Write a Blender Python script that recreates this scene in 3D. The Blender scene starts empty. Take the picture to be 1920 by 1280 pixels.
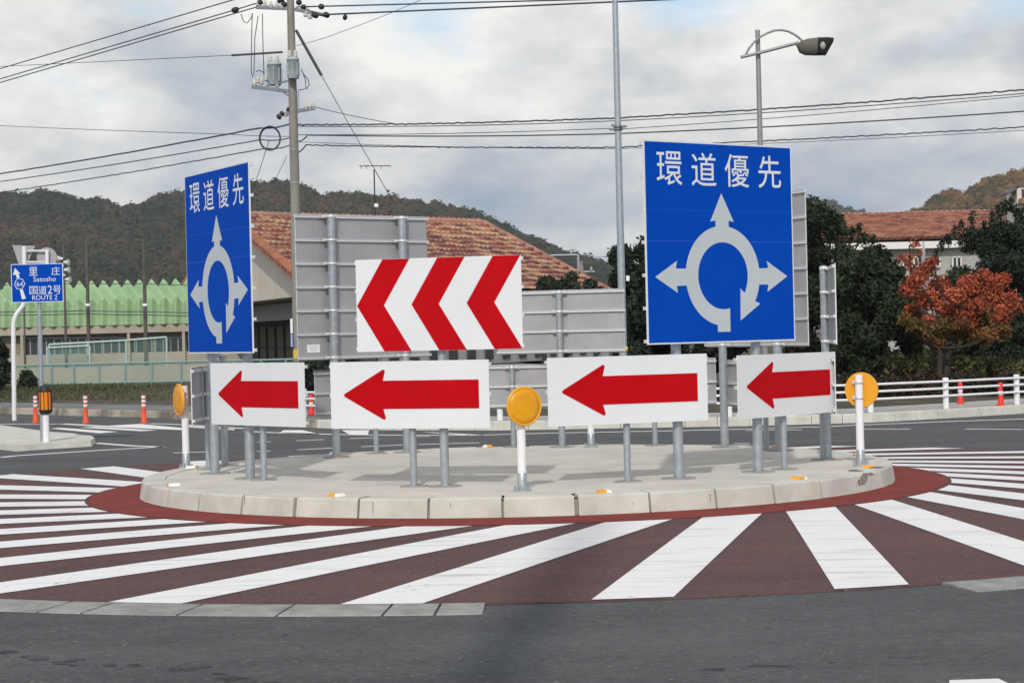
import bpy, bmesh, math, random
import numpy as np
from mathutils import Vector, Matrix, noise as mnoise
R = math.radians
sc = bpy.context.scene
col = sc.collection
random.seed(7); rng = np.random.default_rng(7)

# ------------------------------------------------------------------ camera
F, Y0, ROLL, EYE = 3727.0, 624.4, R(1.35), 1.55          # in pixels of the 1920 px wide photograph
PITCH = math.atan((640 - Y0) / F)
FW = Vector((0, math.cos(PITCH), -math.sin(PITCH))); XX = Vector((1, 0, 0)); UU = XX.cross(FW)
CR = XX * math.cos(ROLL) - UU * math.sin(ROLL); CU = UU * math.cos(ROLL) + XX * math.sin(ROLL)
cam_d = bpy.data.cameras.new('camera'); cam = bpy.data.objects.new('camera', cam_d); col.objects.link(cam)
M = Matrix.Identity(4)
for i in range(3):
    M[i][0] = CR[i]; M[i][1] = CU[i]; M[i][2] = -FW[i]
M[2][3] = EYE
cam.matrix_world = M
cam_d.sensor_width = 36; cam_d.sensor_fit = 'HORIZONTAL'; cam_d.lens = 36 * F / 1920
cam_d.clip_start = 0.1; cam_d.clip_end = 9000
sc.camera = cam
sc.view_settings.view_transform = 'Standard'; sc.view_settings.look = 'None'
sc.view_settings.exposure = 0.15; sc.view_settings.gamma = 1; sc.view_settings.use_curve_mapping = False

# ------------------------------------------------------------------ sun and sky
SUN_EL, SUN_AZ = R(37), R(7)                              # light travels away from the camera, slightly to the right
sd = bpy.data.lights.new('sun', 'SUN'); sd.energy = 2.0; sd.angle = R(1.5); sd.color = (1, .95, .87)
sun = bpy.data.objects.new('sun', sd); col.objects.link(sun)
ld = Vector((math.sin(SUN_AZ) * math.cos(SUN_EL), math.cos(SUN_AZ) * math.cos(SUN_EL), -math.sin(SUN_EL)))
sun.rotation_euler = ld.to_track_quat('-Z', 'Y').to_euler()
sun.location = (0, -20, 30)
w = bpy.data.worlds.new('World'); sc.world = w; w.use_nodes = True
nt = w.node_tree; nt.nodes.clear()
def N(tree, t, **kw):
    n = tree.nodes.new(t)
    for k, v in kw.items(): setattr(n, k, v)
    return n
def ramp(tree, stops, interp='LINEAR'):
    n = tree.nodes.new('ShaderNodeValToRGB'); cr = n.color_ramp; cr.interpolation = interp
    while len(cr.elements) < len(stops): cr.elements.new(.5)
    for e, (p, c) in zip(cr.elements, stops):
        e.position = p; e.color = (*c, 1) if len(c) == 3 else c
    return n
def math_n(tree, op, a, b=None, clamp=False):
    n = tree.nodes.new('ShaderNodeMath'); n.operation = op; n.use_clamp = clamp
    for i, v in enumerate((a, b)):
        if v is None: continue
        if isinstance(v, (int, float)): n.inputs[i].default_value = v
        else: tree.links.new(v, n.inputs[i])
    return n.outputs[0]
L = nt.links.new
out = N(nt, 'ShaderNodeOutputWorld')
sky = N(nt, 'ShaderNodeTexSky'); sky.sky_type = 'NISHITA'; sky.sun_disc = False
sky.sun_elevation = SUN_EL; sky.sun_rotation = R(180) + SUN_AZ
bg1 = N(nt, 'ShaderNodeBackground'); bg1.inputs[1].default_value = .12; L(sky.outputs[0], bg1.inputs[0])
tc = N(nt, 'ShaderNodeTexCoord')
def wnoise(scale, detail, sx, sz, off, rough=.5):
    mp = N(nt, 'ShaderNodeMapping'); mp.inputs['Scale'].default_value = (sx, 1, sz); mp.inputs['Location'].default_value = off
    L(tc.outputs['Generated'], mp.inputs[0])
    n = N(nt, 'ShaderNodeTexNoise'); n.inputs['Scale'].default_value = scale; n.inputs['Detail'].default_value = detail
    n.inputs['Roughness'].default_value = rough; L(mp.outputs[0], n.inputs['Vector']); return n.outputs[0]
sep = N(nt, 'ShaderNodeSeparateXYZ'); L(tc.outputs['Generated'], sep.inputs[0])
elev = math_n(nt, 'MULTIPLY', sep.outputs[2], 3.2)
elev = math_n(nt, 'MINIMUM', elev, .52)
n1 = wnoise(10, 7, 1.0, 2.0, (3.1, 0, 1.7), .57)
n2 = wnoise(3.2, 3, 1.0, 2.2, (.4, 0, 5.2), .5)
f1 = math_n(nt, 'MULTIPLY', n1, 1.45); f2 = math_n(nt, 'MULTIPLY', n2, .75)
fac = math_n(nt, 'ADD', f1, f2); fac = math_n(nt, 'ADD', fac, elev); fac = math_n(nt, 'SUBTRACT', fac, .73)
cr = ramp(nt, [(.0, (.20, .28, .40)), (.36, (.29, .365, .48)), (.52, (.42, .47, .535)), (.68, (.57, .595, .625)), (.82, (.73, .73, .715)), (1., (.90, .89, .86))])
L(fac, cr.inputs[0])
bg2 = N(nt, 'ShaderNodeBackground'); bg2.inputs[1].default_value = 1.0; L(cr.outputs[0], bg2.inputs[0])
n3 = wnoise(7, 5, 1.0, 2.4, (7.3, 0, 2.2), .5)
gap = math_n(nt, 'ADD', n3, math_n(nt, 'MULTIPLY', elev, .75)); gap = math_n(nt, 'SUBTRACT', gap, .84); gap = math_n(nt, 'MULTIPLY', gap, 6.0, True)
mix = N(nt, 'ShaderNodeMixShader'); L(gap, mix.inputs[0]); L(bg2.outputs[0], mix.inputs[1]); L(bg1.outputs[0], mix.inputs[2])
L(mix.outputs[0], out.inputs[0])

# ------------------------------------------------------------------ helpers
def ray(px, py): return CR * ((px - 960) / F) - CU * ((py - 640) / F) + FW
def G(px, py, z=0.0):                                     # ground point under a spot of the photograph, at height z
    d = ray(px, py); t = (z - EYE) / d.z; return Vector((0, 0, EYE)) + d * t
def at(px, py, Y):                                        # point at depth Y
    d = ray(px, py); return Vector((0, 0, EYE)) + d * (Y / d.y)
CX, CY = 0.025, 20.4
RK, HK, R2, R3, SL = 3.82, .178, 4.32, 8.18, .027
ROADZ = -SL * (R3 - RK)
def zcone(x, y):
    r = math.hypot(x - CX, y - CY); return -SL * min(max(r - RK, 0), R3 - RK)

MATS = {}
def mat(name, color, rough=.7, metal=0, var=.0, vscale=6, bump=0, bscale=60, spec=.4, color2=None, detail=5, obj_coord=True, stretch=(1, 1, 1), lo=.35, hi=.65):
    m = bpy.data.materials.new(name); m.use_nodes = True; t = m.node_tree; b = t.nodes['Principled BSDF']
    b.inputs['Roughness'].default_value = rough; b.inputs['Metallic'].default_value = metal
    b.inputs['Specular IOR Level'].default_value = spec
    tcn = N(t, 'ShaderNodeTexCoord'); mp = N(t, 'ShaderNodeMapping'); mp.inputs['Scale'].default_value = stretch
    t.links.new(tcn.outputs['Object'], mp.inputs[0])
    if var or color2:
        n = N(t, 'ShaderNodeTexNoise'); n.inputs['Scale'].default_value = vscale; n.inputs['Detail'].default_value = detail
        n.inputs['Roughness'].default_value = .62
        t.links.new(mp.outputs[0], n.inputs['Vector'])
        c2 = color2 or tuple(c * (1 - var) for c in color)
        c1 = color if color2 else tuple(min(1, c * (1 + var)) for c in color)
        rp = ramp(t, [(lo, c2), (hi, c1)]); t.links.new(n.outputs[0], rp.inputs[0]); t.links.new(rp.outputs[0], b.inputs['Base Color'])
    else: b.inputs['Base Color'].default_value = (*color, 1)
    if bump:
        n = N(t, 'ShaderNodeTexNoise'); n.inputs['Scale'].default_value = bscale; n.inputs['Detail'].default_value = 4
        t.links.new(mp.outputs[0], n.inputs['Vector'])
        bp = N(t, 'ShaderNodeBump'); bp.inputs['Strength'].default_value = bump; bp.inputs['Distance'].default_value = .02
        t.links.new(n.outputs[0], bp.inputs['Height']); t.links.new(bp.outputs[0], b.inputs['Normal'])
    MATS[name] = m; return m

class MB:
    def __init__(s): s.v = []; s.f = []; s.m = []; s.sm = []
    def add(s, vs, fs, m=0, smooth=False):
        o = len(s.v); s.v += [tuple(v) for v in vs]
        for f in fs: s.f.append(tuple(o + i for i in f)); s.m.append(m); s.sm.append(smooth)
        return s
    def box(s, c, d, m=0, rz=0, mtx=None):
        x, y, z = (q / 2 for q in d); vs = [Vector((a * x, b * y, e * z)) for a in (-1, 1) for b in (-1, 1) for e in (-1, 1)]
        if rz: q = Matrix.Rotation(rz, 3, 'Z'); vs = [q @ v for v in vs]
        if mtx is not None: vs = [mtx @ v for v in vs]
        vs = [v + Vector(c) for v in vs]
        return s.add(vs, [(0, 1, 3, 2), (4, 6, 7, 5), (0, 4, 5, 1), (2, 3, 7, 6), (0, 2, 6, 4), (1, 5, 7, 3)], m)
    def bar(s, a, b, wd, ht, m=0):                        # rectangular bar between two points
        a = Vector(a); b = Vector(b); d = b - a; x = d.normalized(); up = Vector((0, 0, 1))
        if abs(x.z) > .95: up = Vector((0, 1, 0))
        y = up.cross(x).normalized(); z = x.cross(y)
        q = Matrix((x, y, z)).transposed()
        return s.box((a + b) / 2, (d.length, wd, ht), m, mtx=q)
    def cyl(s, a, b, r0, r1=None, n=16, m=0, caps=True):
        r1 = r0 if r1 is None else r1; a = Vector(a); b = Vector(b); d = (b - a).normalized()
        u = d.orthogonal().normalized(); w_ = d.cross(u); vs = []
        for p, r in ((a, r0), (b, r1)):
            for i in range(n):
                t = 2 * math.pi * i / n; vs.append(p + u * (r * math.cos(t)) + w_ * (r * math.sin(t)))
        s.add(vs, [(i, (i + 1) % n, n + (i + 1) % n, n + i) for i in range(n)], m, True)
        if caps: s.add(vs, [tuple(range(n - 1, -1, -1)), tuple(range(n, 2 * n))], m)
        return s
    def tube(s, pts, r, n=8, m=0):
        pts = [Vector(p) for p in pts]; rs = r if isinstance(r, (list, tuple)) else [r] * len(pts); vs = []
        pu = None
        for i, p in enumerate(pts):
            d = (pts[min(i + 1, len(pts) - 1)] - pts[max(i - 1, 0)]).normalized()
            u = d.orthogonal().normalized() if pu is None else (pu - d * pu.dot(d)).normalized(); pu = u
            w_ = d.cross(u)
            for k in range(n):
                t = 2 * math.pi * k / n; vs.append(p + (u * math.cos(t) + w_ * math.sin(t)) * rs[i])
        fs = [(i * n + k, i * n + (k + 1) % n, (i + 1) * n + (k + 1) % n, (i + 1) * n + k) for i in range(len(pts) - 1) for k in range(n)]
        s.add(vs, fs, m, True); e = (len(pts) - 1) * n
        s.add(vs, [tuple(range(n - 1, -1, -1)), tuple(range(e, e + n))], m); return s
    def lathe(s, prof, c=(0, 0, 0), n=24, m=0, axis='Z', smooth=True):
        vs = []; c = Vector(c)
        for r, h in prof:
            for i in range(n):
                t = 2 * math.pi * i / n; p = (r * math.cos(t), r * math.sin(t), h)
                if axis == 'Y': p = (p[0], -p[2], p[1])
                vs.append(c + Vector(p))
        s.add(vs, [(i * n + k, i * n + (k + 1) % n, (i + 1) * n + (k + 1) % n, (i + 1) * n + k) for i in range(len(prof) - 1) for k in range(n)], m, smooth)
        e = (len(prof) - 1) * n
        s.add(vs, [tuple(range(n - 1, -1, -1)), tuple(range(e, e + n))], m); return s
    def plate(s, poly, y0, y1, m=0):                      # outline in local x,z; thickness along y
        n = len(poly); vs = [(p[0], y0, p[1]) for p in poly] + [(p[0], y1, p[1]) for p in poly]
        s.add(vs, [tuple(range(n)), tuple(range(2 * n - 1, n - 1, -1))] + [(i, n + i, n + (i + 1) % n, (i + 1) % n) for i in range(n)], m); return s
    def build(s, name, mats, parent=None, kind=None):
        me = bpy.data.meshes.new(name); me.from_pydata(s.v, [], s.f)
        for m_ in (mats if isinstance(mats, (list, tuple)) else [mats]): me.materials.append(m_)
        me.polygons.foreach_set('material_index', s.m); me.polygons.foreach_set('use_smooth', s.sm); me.update()
        o = bpy.data.objects.new(name, me); col.objects.link(o)
        if parent: o.parent = parent
        if kind: o['kind'] = kind
        return o
def tag(o, label=None, cat=None, group=None, kind=None):
    for k, v in (('label', label), ('category', cat), ('group', group), ('kind', kind)):
        if v: o[k] = v
    return o
def empty(name, loc, rz=0, label=None, cat=None, group=None):
    o = bpy.data.objects.new(name, None); o.empty_display_size = .2; col.objects.link(o); o.location = loc; o.rotation_euler = (0, 0, rz)
    return tag(o, label, cat, group)
def copy_tree(o, parent=None):
    c = o.copy(); col.objects.link(c)
    if parent: c.parent = parent
    for ch in [q for q in bpy.data.objects if q.parent == o]: copy_tree(ch, c)
    return c
def place(o, loc, rz, label):
    o.location = loc; o.rotation_euler = (0, 0, rz); o['label'] = label; return o
def text_mesh(name, parts, m, parent, y):                 # parts: (text, x, z, size, offset, width) set as one flat lettering mesh
    vs = []; fs = []
    for body, x, z, size, off, width in parts:
        cu = bpy.data.curves.new('t', 'FONT'); cu.body = body; cu.size = size; cu.align_x = 'LEFT'; cu.offset = off; cu.resolution_u = 4
        o = bpy.data.objects.new('t', cu); col.objects.link(o); bpy.context.view_layer.update()
        dg = bpy.context.evaluated_depsgraph_get(); me = bpy.data.meshes.new_from_object(o.evaluated_get(dg))
        co = np.array([v.co[:] for v in me.vertices]); bpy.data.objects.remove(o)
        lo = co.min(0); hi = co.max(0); k = (width / (hi[0] - lo[0])) if width else 1
        hgt = (hi[1] - lo[1])
        o0 = len(vs)
        for c in co: vs.append((x + (c[0] - lo[0]) * k, y, z + (c[1] - lo[1]) * (size / hgt)))
        for p in me.polygons: fs.append(tuple(o0 + i for i in p.vertices))
    mb = MB(); mb.add(vs, fs); return mb.build(name, m, parent)
def round_poly(pts, rad, n=4):
    out_ = []; k = len(pts)
    for i, p in enumerate(pts):
        r = rad[i] if isinstance(rad, (list, tuple)) else rad
        if r <= 0: out_.append(tuple(p)); continue
        p = Vector(p); a = Vector(pts[i - 1]) - p; b = Vector(pts[(i + 1) % k]) - p
        a.normalize(); b.normalize(); ang = a.angle(b); d = r / math.tan(ang / 2)
        c = p + (a + b).normalized() * (r / math.sin(ang / 2)); s0 = p + a * d - c; s1 = p + b * d - c
        for j in range(n + 1): 
            q = s0.lerp(s1, j / n); q = q.normalized() * r; out_.append(tuple(c + q))
    return out_

# ------------------------------------------------------------------ materials
def paving(name, c1, c2, speck, lane=(.5, .06, 1), seed=0.0, amount=.5):
    m = bpy.data.materials.new(name); m.use_nodes = True; t = m.node_tree; b = t.nodes['Principled BSDF']; b.inputs['Roughness'].default_value = .92; b.inputs['Specular IOR Level'].default_value = .2
    tcn = N(t, 'ShaderNodeTexCoord')
    def nz(scale, detail, stretch=(1, 1, 1), rough=.6):
        mp = N(t, 'ShaderNodeMapping'); mp.inputs['Scale'].default_value = stretch; mp.inputs['Location'].default_value = (seed, seed * .7, 0); t.links.new(tcn.outputs['Object'], mp.inputs[0])
        n = N(t, 'ShaderNodeTexNoise'); n.inputs['Scale'].default_value = scale; n.inputs['Detail'].default_value = detail; n.inputs['Roughness'].default_value = rough; t.links.new(mp.outputs[0], n.inputs['Vector']); return n.outputs[0]
    big, mid, fine = nz(.55, 5, (.35, 1.6, 1)), nz(2.2, 8, (.8, 1.2, 1)), nz(21, 4, rough=.8)
    f = math_n(t, 'ADD', math_n(t, 'MULTIPLY', big, .75), math_n(t, 'MULTIPLY', mid, .55)); f = math_n(t, 'ADD', f, math_n(t, 'MULTIPLY', math_n(t, 'SUBTRACT', fine, .5), 1.5))
    rp_ = ramp(t, [(.38, c2), (.92, c1)]); t.links.new(f, rp_.inputs[0])
    sp = nz(30, 1, rough=.3); k = math_n(t, 'MULTIPLY', math_n(t, 'SUBTRACT', sp, .70), 12.0, True); k = math_n(t, 'MULTIPLY', k, amount)
    mx = N(t, 'ShaderNodeMixRGB'); mx.inputs[2].default_value = (*speck, 1); t.links.new(k, mx.inputs[0]); t.links.new(rp_.outputs[0], mx.inputs[1]); t.links.new(mx.outputs[0], b.inputs['Base Color'])
    bp = N(t, 'ShaderNodeBump'); bp.inputs['Strength'].default_value = .7; bp.inputs['Distance'].default_value = .02; t.links.new(nz(95, 3), bp.inputs['Height']); t.links.new(bp.outputs[0], b.inputs['Normal']); return m
asphalt = paving('asphalt', (.130, .134, .137), (.072, .075, .078), (.30, .30, .29))
apron_m = paving('worn_red_asphalt', (.165, .088, .086), (.095, .060, .060), (.30, .24, .22), seed=3.3)
ring_m = mat('red_surfacing', (.25, .038, .028), .85, color2=(.175, .030, .024), vscale=2.5, bump=.5, bscale=150, spec=.3, detail=10)
paint_m = mat('road_paint', (.79, .79, .785), .75, color2=(.50, .49, .48), vscale=1.9, bump=.25, bscale=90, spec=.3, detail=13, stretch=(.55, 4.5, 1), lo=.27, hi=.47)
conc = mat('kerb_concrete', (.63, .62, .56), .85, color2=(.49, .48, .425), vscale=2.6, bump=.25, bscale=70, detail=9)
conc_top = mat('island_concrete', (.63, .595, .53), .88, color2=(.50, .47, .42), vscale=1.6, bump=.2, bscale=80, detail=10)
slab_m = mat('old_concrete', (.36, .36, .34), .9, color2=(.22, .22, .21), vscale=5, bump=.6, bscale=60, detail=10)
joint_m = mat('mortar_joint', (.27, .26, .24), .9)
galv = mat('galvanised_steel', (.47, .51, .54), .42, metal=.55, color2=(.36, .40, .43), vscale=14, spec=.5, detail=8)
alu = mat('bare_aluminium', (.40, .40, .415), .5, metal=.2, color2=(.33, .33, .345), vscale=3, spec=.5)
alu_rib = mat('aluminium_channel', (.74, .74, .75), .35, metal=.35, spec=.5)
_t = paint_m.node_tree; _n = N(_t, 'ShaderNodeTexNoise'); _n.inputs['Scale'].default_value = 16; _n.inputs['Detail'].default_value = 8; _n.inputs['Roughness'].default_value = .75
_n2 = N(_t, 'ShaderNodeTexNoise'); _n2.inputs['Scale'].default_value = .9; _n2.inputs['Detail'].default_value = 3
_tc = N(_t, 'ShaderNodeTexCoord'); _t.links.new(_tc.outputs['Object'], _n.inputs['Vector']); _t.links.new(_tc.outputs['Object'], _n2.inputs['Vector'])
_a = math_n(_t, 'ADD', _n.outputs[0], math_n(_t, 'MULTIPLY', _n2.outputs[0], .45)); _t.links.new(math_n(_t, 'MULTIPLY', math_n(_t, 'SUBTRACT', _a, .465), 9, True), _t.nodes['Principled BSDF'].inputs['Alpha'])
post_white = mat('white_coated_post', (.82, .82, .84), .35, spec=.5)
blue_m = mat('blue_reflective_sheet', (.001, .066, .45), .6, color2=(.001, .058, .41), vscale=1.2, spec=.03)
white_sheet = mat('white_reflective_sheet', (.72, .75, .77), .45, color2=(.68, .71, .74), vscale=1.0, spec=.4)
grey_sheet = mat('pale_symbol_sheet', (.52, .57, .60), .45, color2=(.47, .53, .56), vscale=1.5, spec=.4)
red_m = mat('red_reflective_sheet', (.50, .003, .008), .55, color2=(.43, .002, .006), vscale=1.2, spec=.06)
amber_m = mat('amber_reflector', (.80, .37, .004), .35, color2=(.70, .30, .004), vscale=9, spec=.5)
amber_rim = mat('amber_rim', (.82, .38, .022), .4, spec=.5)
orange_m = mat('orange_rubber', (.72, .085, .03), .5, spec=.4)
redpost_m = mat('red_rubber', (.72, .03, .02), .5, spec=.4)
black_m = mat('black_plastic', (.02, .02, .022), .5)
wire_m = mat('cable_black', (.06, .06, .075), .6)
sticker_m = mat('paper_sticker', (.85, .85, .86), .5)
ink_m = mat('sticker_ink', (.25, .25, .27), .6)
bark_m = mat('bark', (.045, .036, .03), .9, var=.3, vscale=14, bump=.6, bscale=30)
polecon = mat('pole_concrete', (.31, .295, .26), .85, color2=(.22, .21, .185), vscale=2, stretch=(3, 3, .6), bump=.2, bscale=40)
# micro-prism ribs on the white arrow boards
def ribs(m, scale):
    t = m.node_tree; b = t.nodes['Principled BSDF']; tcn = N(t, 'ShaderNodeTexCoord'); wv = N(t, 'ShaderNodeTexWave'); wv.bands_direction = 'Z'
    wv.inputs['Scale'].default_value = scale; t.links.new(tcn.outputs['Object'], wv.inputs['Vector'])
    rp = ramp(t, [(0, (0, 0, 0)), (.25, (1, 1, 1))]); t.links.new(wv.outputs[0], rp.inputs[0])
    bp = N(t, 'ShaderNodeBump'); bp.inputs['Strength'].default_value = .28; bp.inputs['Distance'].default_value = .002
    t.links.new(rp.outputs[0], bp.inputs['Height']); t.links.new(bp.outputs[0], b.inputs['Normal'])
ribbed = mat('ribbed_white_sheet', (.74, .765, .78), .45, color2=(.69, .715, .735), vscale=1.0, spec=.4); ribs(ribbed, 11)

# ------------------------------------------------------------------ ground, road, island
def ring_mesh(mb, r0, r1, z0f, nr=6, nt_=180, a0=0, a1=2 * math.pi, m=0):
    vs = []
    for i in range(nr + 1):
        r = r0 + (r1 - r0) * i / nr
        for k in range(nt_ + 1):
            t = a0 + (a1 - a0) * k / nt_; x, y = CX + r * math.cos(t), CY + r * math.sin(t); vs.append((x, y, z0f(x, y)))
    n = nt_ + 1
    mb.add(vs, [(i * n + k, (i + 1) * n + k, (i + 1) * n + k + 1, i * n + k + 1) for i in range(nr) for k in range(nt_)], m)
kerb_line = [(-70, 108), (-24, 60.5), (-14, 50.1), (-9.8, 45.5), (-7.96, 43.6), (-3.66, 36.8), (-2.3, 35.3), (-.28, 34.25), (1.82, 34.0), (4.0, 33.7), (6.14, 33.95), (7.84, 34.95), (9.2, 35.9), (14, 39.6), (40, 60)]
mb = MB(); mb.add([(-90, -30, ROADZ), (90, -30, ROADZ), (90, 130, ROADZ), (-90, 130, ROADZ)], [(0, 1, 2, 3)])
mb.build('road', asphalt, kind='structure')
mb = MB(); ring_mesh(mb, RK - .1, R3, zcone, 8, 240)
ring_mesh(mb, R3, R3 + .004, lambda x, y: zcone(x, y) if math.hypot(x - CX, y - CY) <= R3 + .002 else ROADZ - .01, 1, 240)
o = mb.build('apron', apron_m, kind='structure'); o.location.z = .012
mb = MB(); ring_mesh(mb, RK - .1, R2, zcone, 3, 240); o = mb.build('red_band', ring_m, kind='structure'); o.location.z = .016
# white spiral stripes on the apron
mb = MB(); PER = 2 * math.pi / 33; A0 = R(-58.9)
for k in range(33):
    t = A0 + k * PER; jit = random.uniform(-.006, .006)
    def P(r, a): return Vector((CX + r * math.cos(a), CY + r * math.sin(a), 0))
    i0, i1 = P(R2 + .03, t + jit), P(R2 + .03, t + R(7.5) + jit); o0, o1 = P(R3 - .01, t - R(17.2)), P(R3 - .01, t - R(13.6))
    vs = []; n = 12; nw = 4
    for i in range(n + 1):
        for j in range(nw + 1):
            q = i0.lerp(i1, j / nw).lerp(o0.lerp(o1, j / nw), i / n)
            if i == 0 or i == n:                           # ends follow the circles
                rr = R2 + .03 if i == 0 else R3 - .01; dd = q - Vector((CX, CY, 0)); q = Vector((CX, CY, 0)) + dd * (rr / dd.length)
            vs.append((q.x, q.y, zcone(q.x, q.y)))
    mb.add(vs, [(i * (nw + 1) + j, i * (nw + 1) + j + 1, (i + 1) * (nw + 1) + j + 1, (i + 1) * (nw + 1) + j) for i in range(n) for j in range(nw)])
o = mb.build('stripe_marking', paint_m, kind='structure'); o.location.z = .017
# raised island: kerb of separate blocks, concrete top
mb = MB(); RT = RK - .13; nb = 38
prof = [(RK, -.03), (RK - .032, HK - .014), (RK - .036, HK - .006), (RK - .046, HK), (RK - .26, HK + .004), (RK - .26, .0)]
for k in range(nb):
    a = 2 * math.pi * k / nb + .05; b = a + 2 * math.pi / nb - (.006 if k % 4 else .010); vs = []; ns = 5
    dz = random.uniform(-.004, .004); dr = random.uniform(-.006, .006)
    for i in range(ns + 1):
        t = a + (b - a) * i / ns
        for r, z in prof: vs.append((CX + (r + dr) * math.cos(t), CY + (r + dr) * math.sin(t), z + dz))
    n = len(prof)
    mb.add(vs, [(i * n + j, (i + 1) * n + j, (i + 1) * n + j + 1, i * n + j + 1) for i in range(ns) for j in range(n - 1)] + [tuple(range(n - 1, -1, -1)), tuple(range(ns * n, ns * n + n))], 0)
ring_mesh(mb, RK - .085, RK - .025, lambda x, y: -.03 if math.hypot(x - CX, y - CY) > RK - .05 else HK - .03, 1, 180, m=1)
ring_mesh(mb, RK - .26, RK - .09, lambda x, y: HK - .02, 1, 180, m=1)
mb.build('island_kerb', [conc, joint_m], kind='structure')
mb = MB()
def on_kerb(px, py): 
    d_ = ray(px, py); 
    for i in range(4000):                                  # first point of the ray inside the kerb circle
        t_ = 14 + i * .002; p = Vector((0, 0, EYE)) + d_ * t_
        if math.hypot(p.x - CX, p.y - CY) < RK - .05 * max(0, min(1, p.z / HK)): break
    a_ = math.atan2(p.y - CY, p.x - CX); return p + Vector((math.cos(a_), math.sin(a_), 0)) * .014
for cx0, cy0, w0, h0 in ((1618, 893, 6, 10), (1628, 888, 10, 2.2), (1600, 882, 16, 1.6), (1612, 902, 5, 5), (1640, 876, 14, 1.5)):
    mb.add([on_kerb(cx0 + w0 * (1 + random.uniform(-.35, .35)) * math.cos(k * .45), cy0 + h0 * (1 + random.uniform(-.35, .35)) * math.sin(k * .45)) for k in range(14)], [tuple(range(14))])
for x0_, ya, yb_ in ((1156, 925, 942), (1176, 925, 930), (1186, 941, 946), (700, 940, 962), (845, 942, 950), (1330, 925, 940), (460, 925, 945)):
    mb.add([on_kerb(x0_ - .9, ya), on_kerb(x0_ + .9, ya), on_kerb(x0_ + .5, yb_), on_kerb(x0_ - .2, yb_)], [(0, 1, 2, 3)])
mb.build('kerb_scuff', mat('scuff_dark', (.17, .165, .15), .9, color2=(.30, .29, .27), vscale=30), kind='structure')
mb = MB(); n = 120
vs = [(CX, CY, HK + .004)] + [(CX + (RK - .262) * math.cos(2 * math.pi * i / n), CY + (RK - .262) * math.sin(2 * math.pi * i / n), HK) for i in range(n)]
mb.add(vs, [(0, 1 + i, 1 + (i + 1) % n) for i in range(n)]); mb.build('island_pavement', conc_top, kind='structure')
# flush gutter slabs at the outer edge of the apron, left and right of the gap in front
mb = MB()
def slab(a, b, r0=R3 + .01, r1=R3 + .42):
    vs = []
    for i in range(4):
        t = a + (b - a) * i / 3
        for r, z in ((r0, ROADZ - .02), (r0, ROADZ + .018), (r1 - .02, ROADZ + .006), (r1, ROADZ - .02)): vs.append((CX + r * math.cos(t), CY + r * math.sin(t), z + 0))
    mb.add(vs, [(i * 4 + j, (i + 1) * 4 + j, (i + 1) * 4 + j + 1, i * 4 + j + 1) for i in range(3) for j in range(3)] + [(3, 2, 1, 0), (12, 13, 14, 15)])
a = R(-91.6); 
for L_ in (.28, .30, .62, .60, .62, .30, .6, .6, .6, .6, .6, .6, .6):
    b = a - L_ / R3; slab(b + .0022, a); a = b
a = R(-70.9)
for L_ in (.6,) * 9: b = a + L_ / R3; slab(a, b - .0022); a = b
mb.build('gutter_slabs', slab_m, kind='structure')
# land beyond the far kerb
land_m = mat('dry_ground', (.10, .080, .055), .95, color2=(.035, .034, .020), vscale=1.4, bump=.6, bscale=6, detail=10)
pave_m = mat('pavement', (.42, .41, .385), .9, color2=(.33, .325, .31), vscale=1.2, bump=.2, bscale=40, detail=9)
oldpave = mat('grey_pavement', (.20, .20, .195), .92, color2=(.14, .14, .14), vscale=.9, bump=.3, bscale=40, detail=9)
def off(i, d):
    p = Vector(kerb_line[i]); a = Vector(kerb_line[max(i - 1, 0)]); b = Vector(kerb_line[min(i + 1, len(kerb_line) - 1)]); t = (b - a).normalized()
    return p + Vector((-t.y, t.x)) * d
KZ = .034
mb = MB(); nk = len(kerb_line)
def strip(mb, prof_, m):                                  # prof_: (offset, z)
    for (d0, z0), (d1, z1) in zip(prof_, prof_[1:]):
        vs = [(*off(i, d0), z0) for i in range(nk)] + [(*off(i, d1), z1) for i in range(nk)]
        mb.add(vs, [(i, i + 1, nk + i + 1, nk + i) for i in range(nk - 1)], m)
strip(mb, [(.19, KZ - .001), (2.0, KZ)], 0)
mb.build('pavement', pave_m, kind='structure')
mb = MB()
strip(mb, [(2.0, KZ - .002), (2.6, KZ + .02), (6, KZ + .05), (12, KZ + .05)], 0)
vs = [(*off(i, 12), KZ + .05) for i in range(nk)]
far = [(-1600, 1900), (-1100, 1900), (-800, 1900), (-600, 1900), (-400, 1900), (-250, 1900), (-100, 1900), (0, 1900), (100, 1900), (250, 1900), (400, 1900), (600, 1900), (800, 1900), (1100, 1900), (1600, 1900)]
vs += [(*p, KZ + .05) for p in far]
mb.add(vs, [(i, i + 1, nk + i + 1, nk + i) for i in range(nk - 1)], 0)
mb.build('ground', land_m, kind='structure')
# far kerb as real blocks along the line
mb = MB(); mb2 = MB()
seg = []
for i in range(1, nk - 2):
    a, b = Vector(kerb_line[i]), Vector(kerb_line[i + 1]); seg.append((a, b))
def run(mb, a, b, L_=.5, h=KZ):
    d = b - a; k = max(1, round(d.length / L_)); t = d.normalized(); nrm = Vector((-t.y, t.x))
    for q in range(k):
        p0 = a + d * (q / k) + t * .006; p1 = a + d * ((q + 1) / k) - t * .006
        pr = [(0, ROADZ - .02), (.03, h - .015), (.045, h), (.19, h)]
        vs = [(*(p + nrm * u), z) for p in (p0, p1) for u, z in pr]
        mb.add(vs, [(0, 4, 5, 1), (1, 5, 6, 2), (2, 6, 7, 3), (0, 1, 2, 3), (7, 6, 5, 4)])
    vs = [(*(p + nrm * u), z) for p in (a, b) for u, z in ((.03, ROADZ - .02), (.04, h - .03))]
    mb.add(vs, [(0, 2, 3, 1)], 1)
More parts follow.
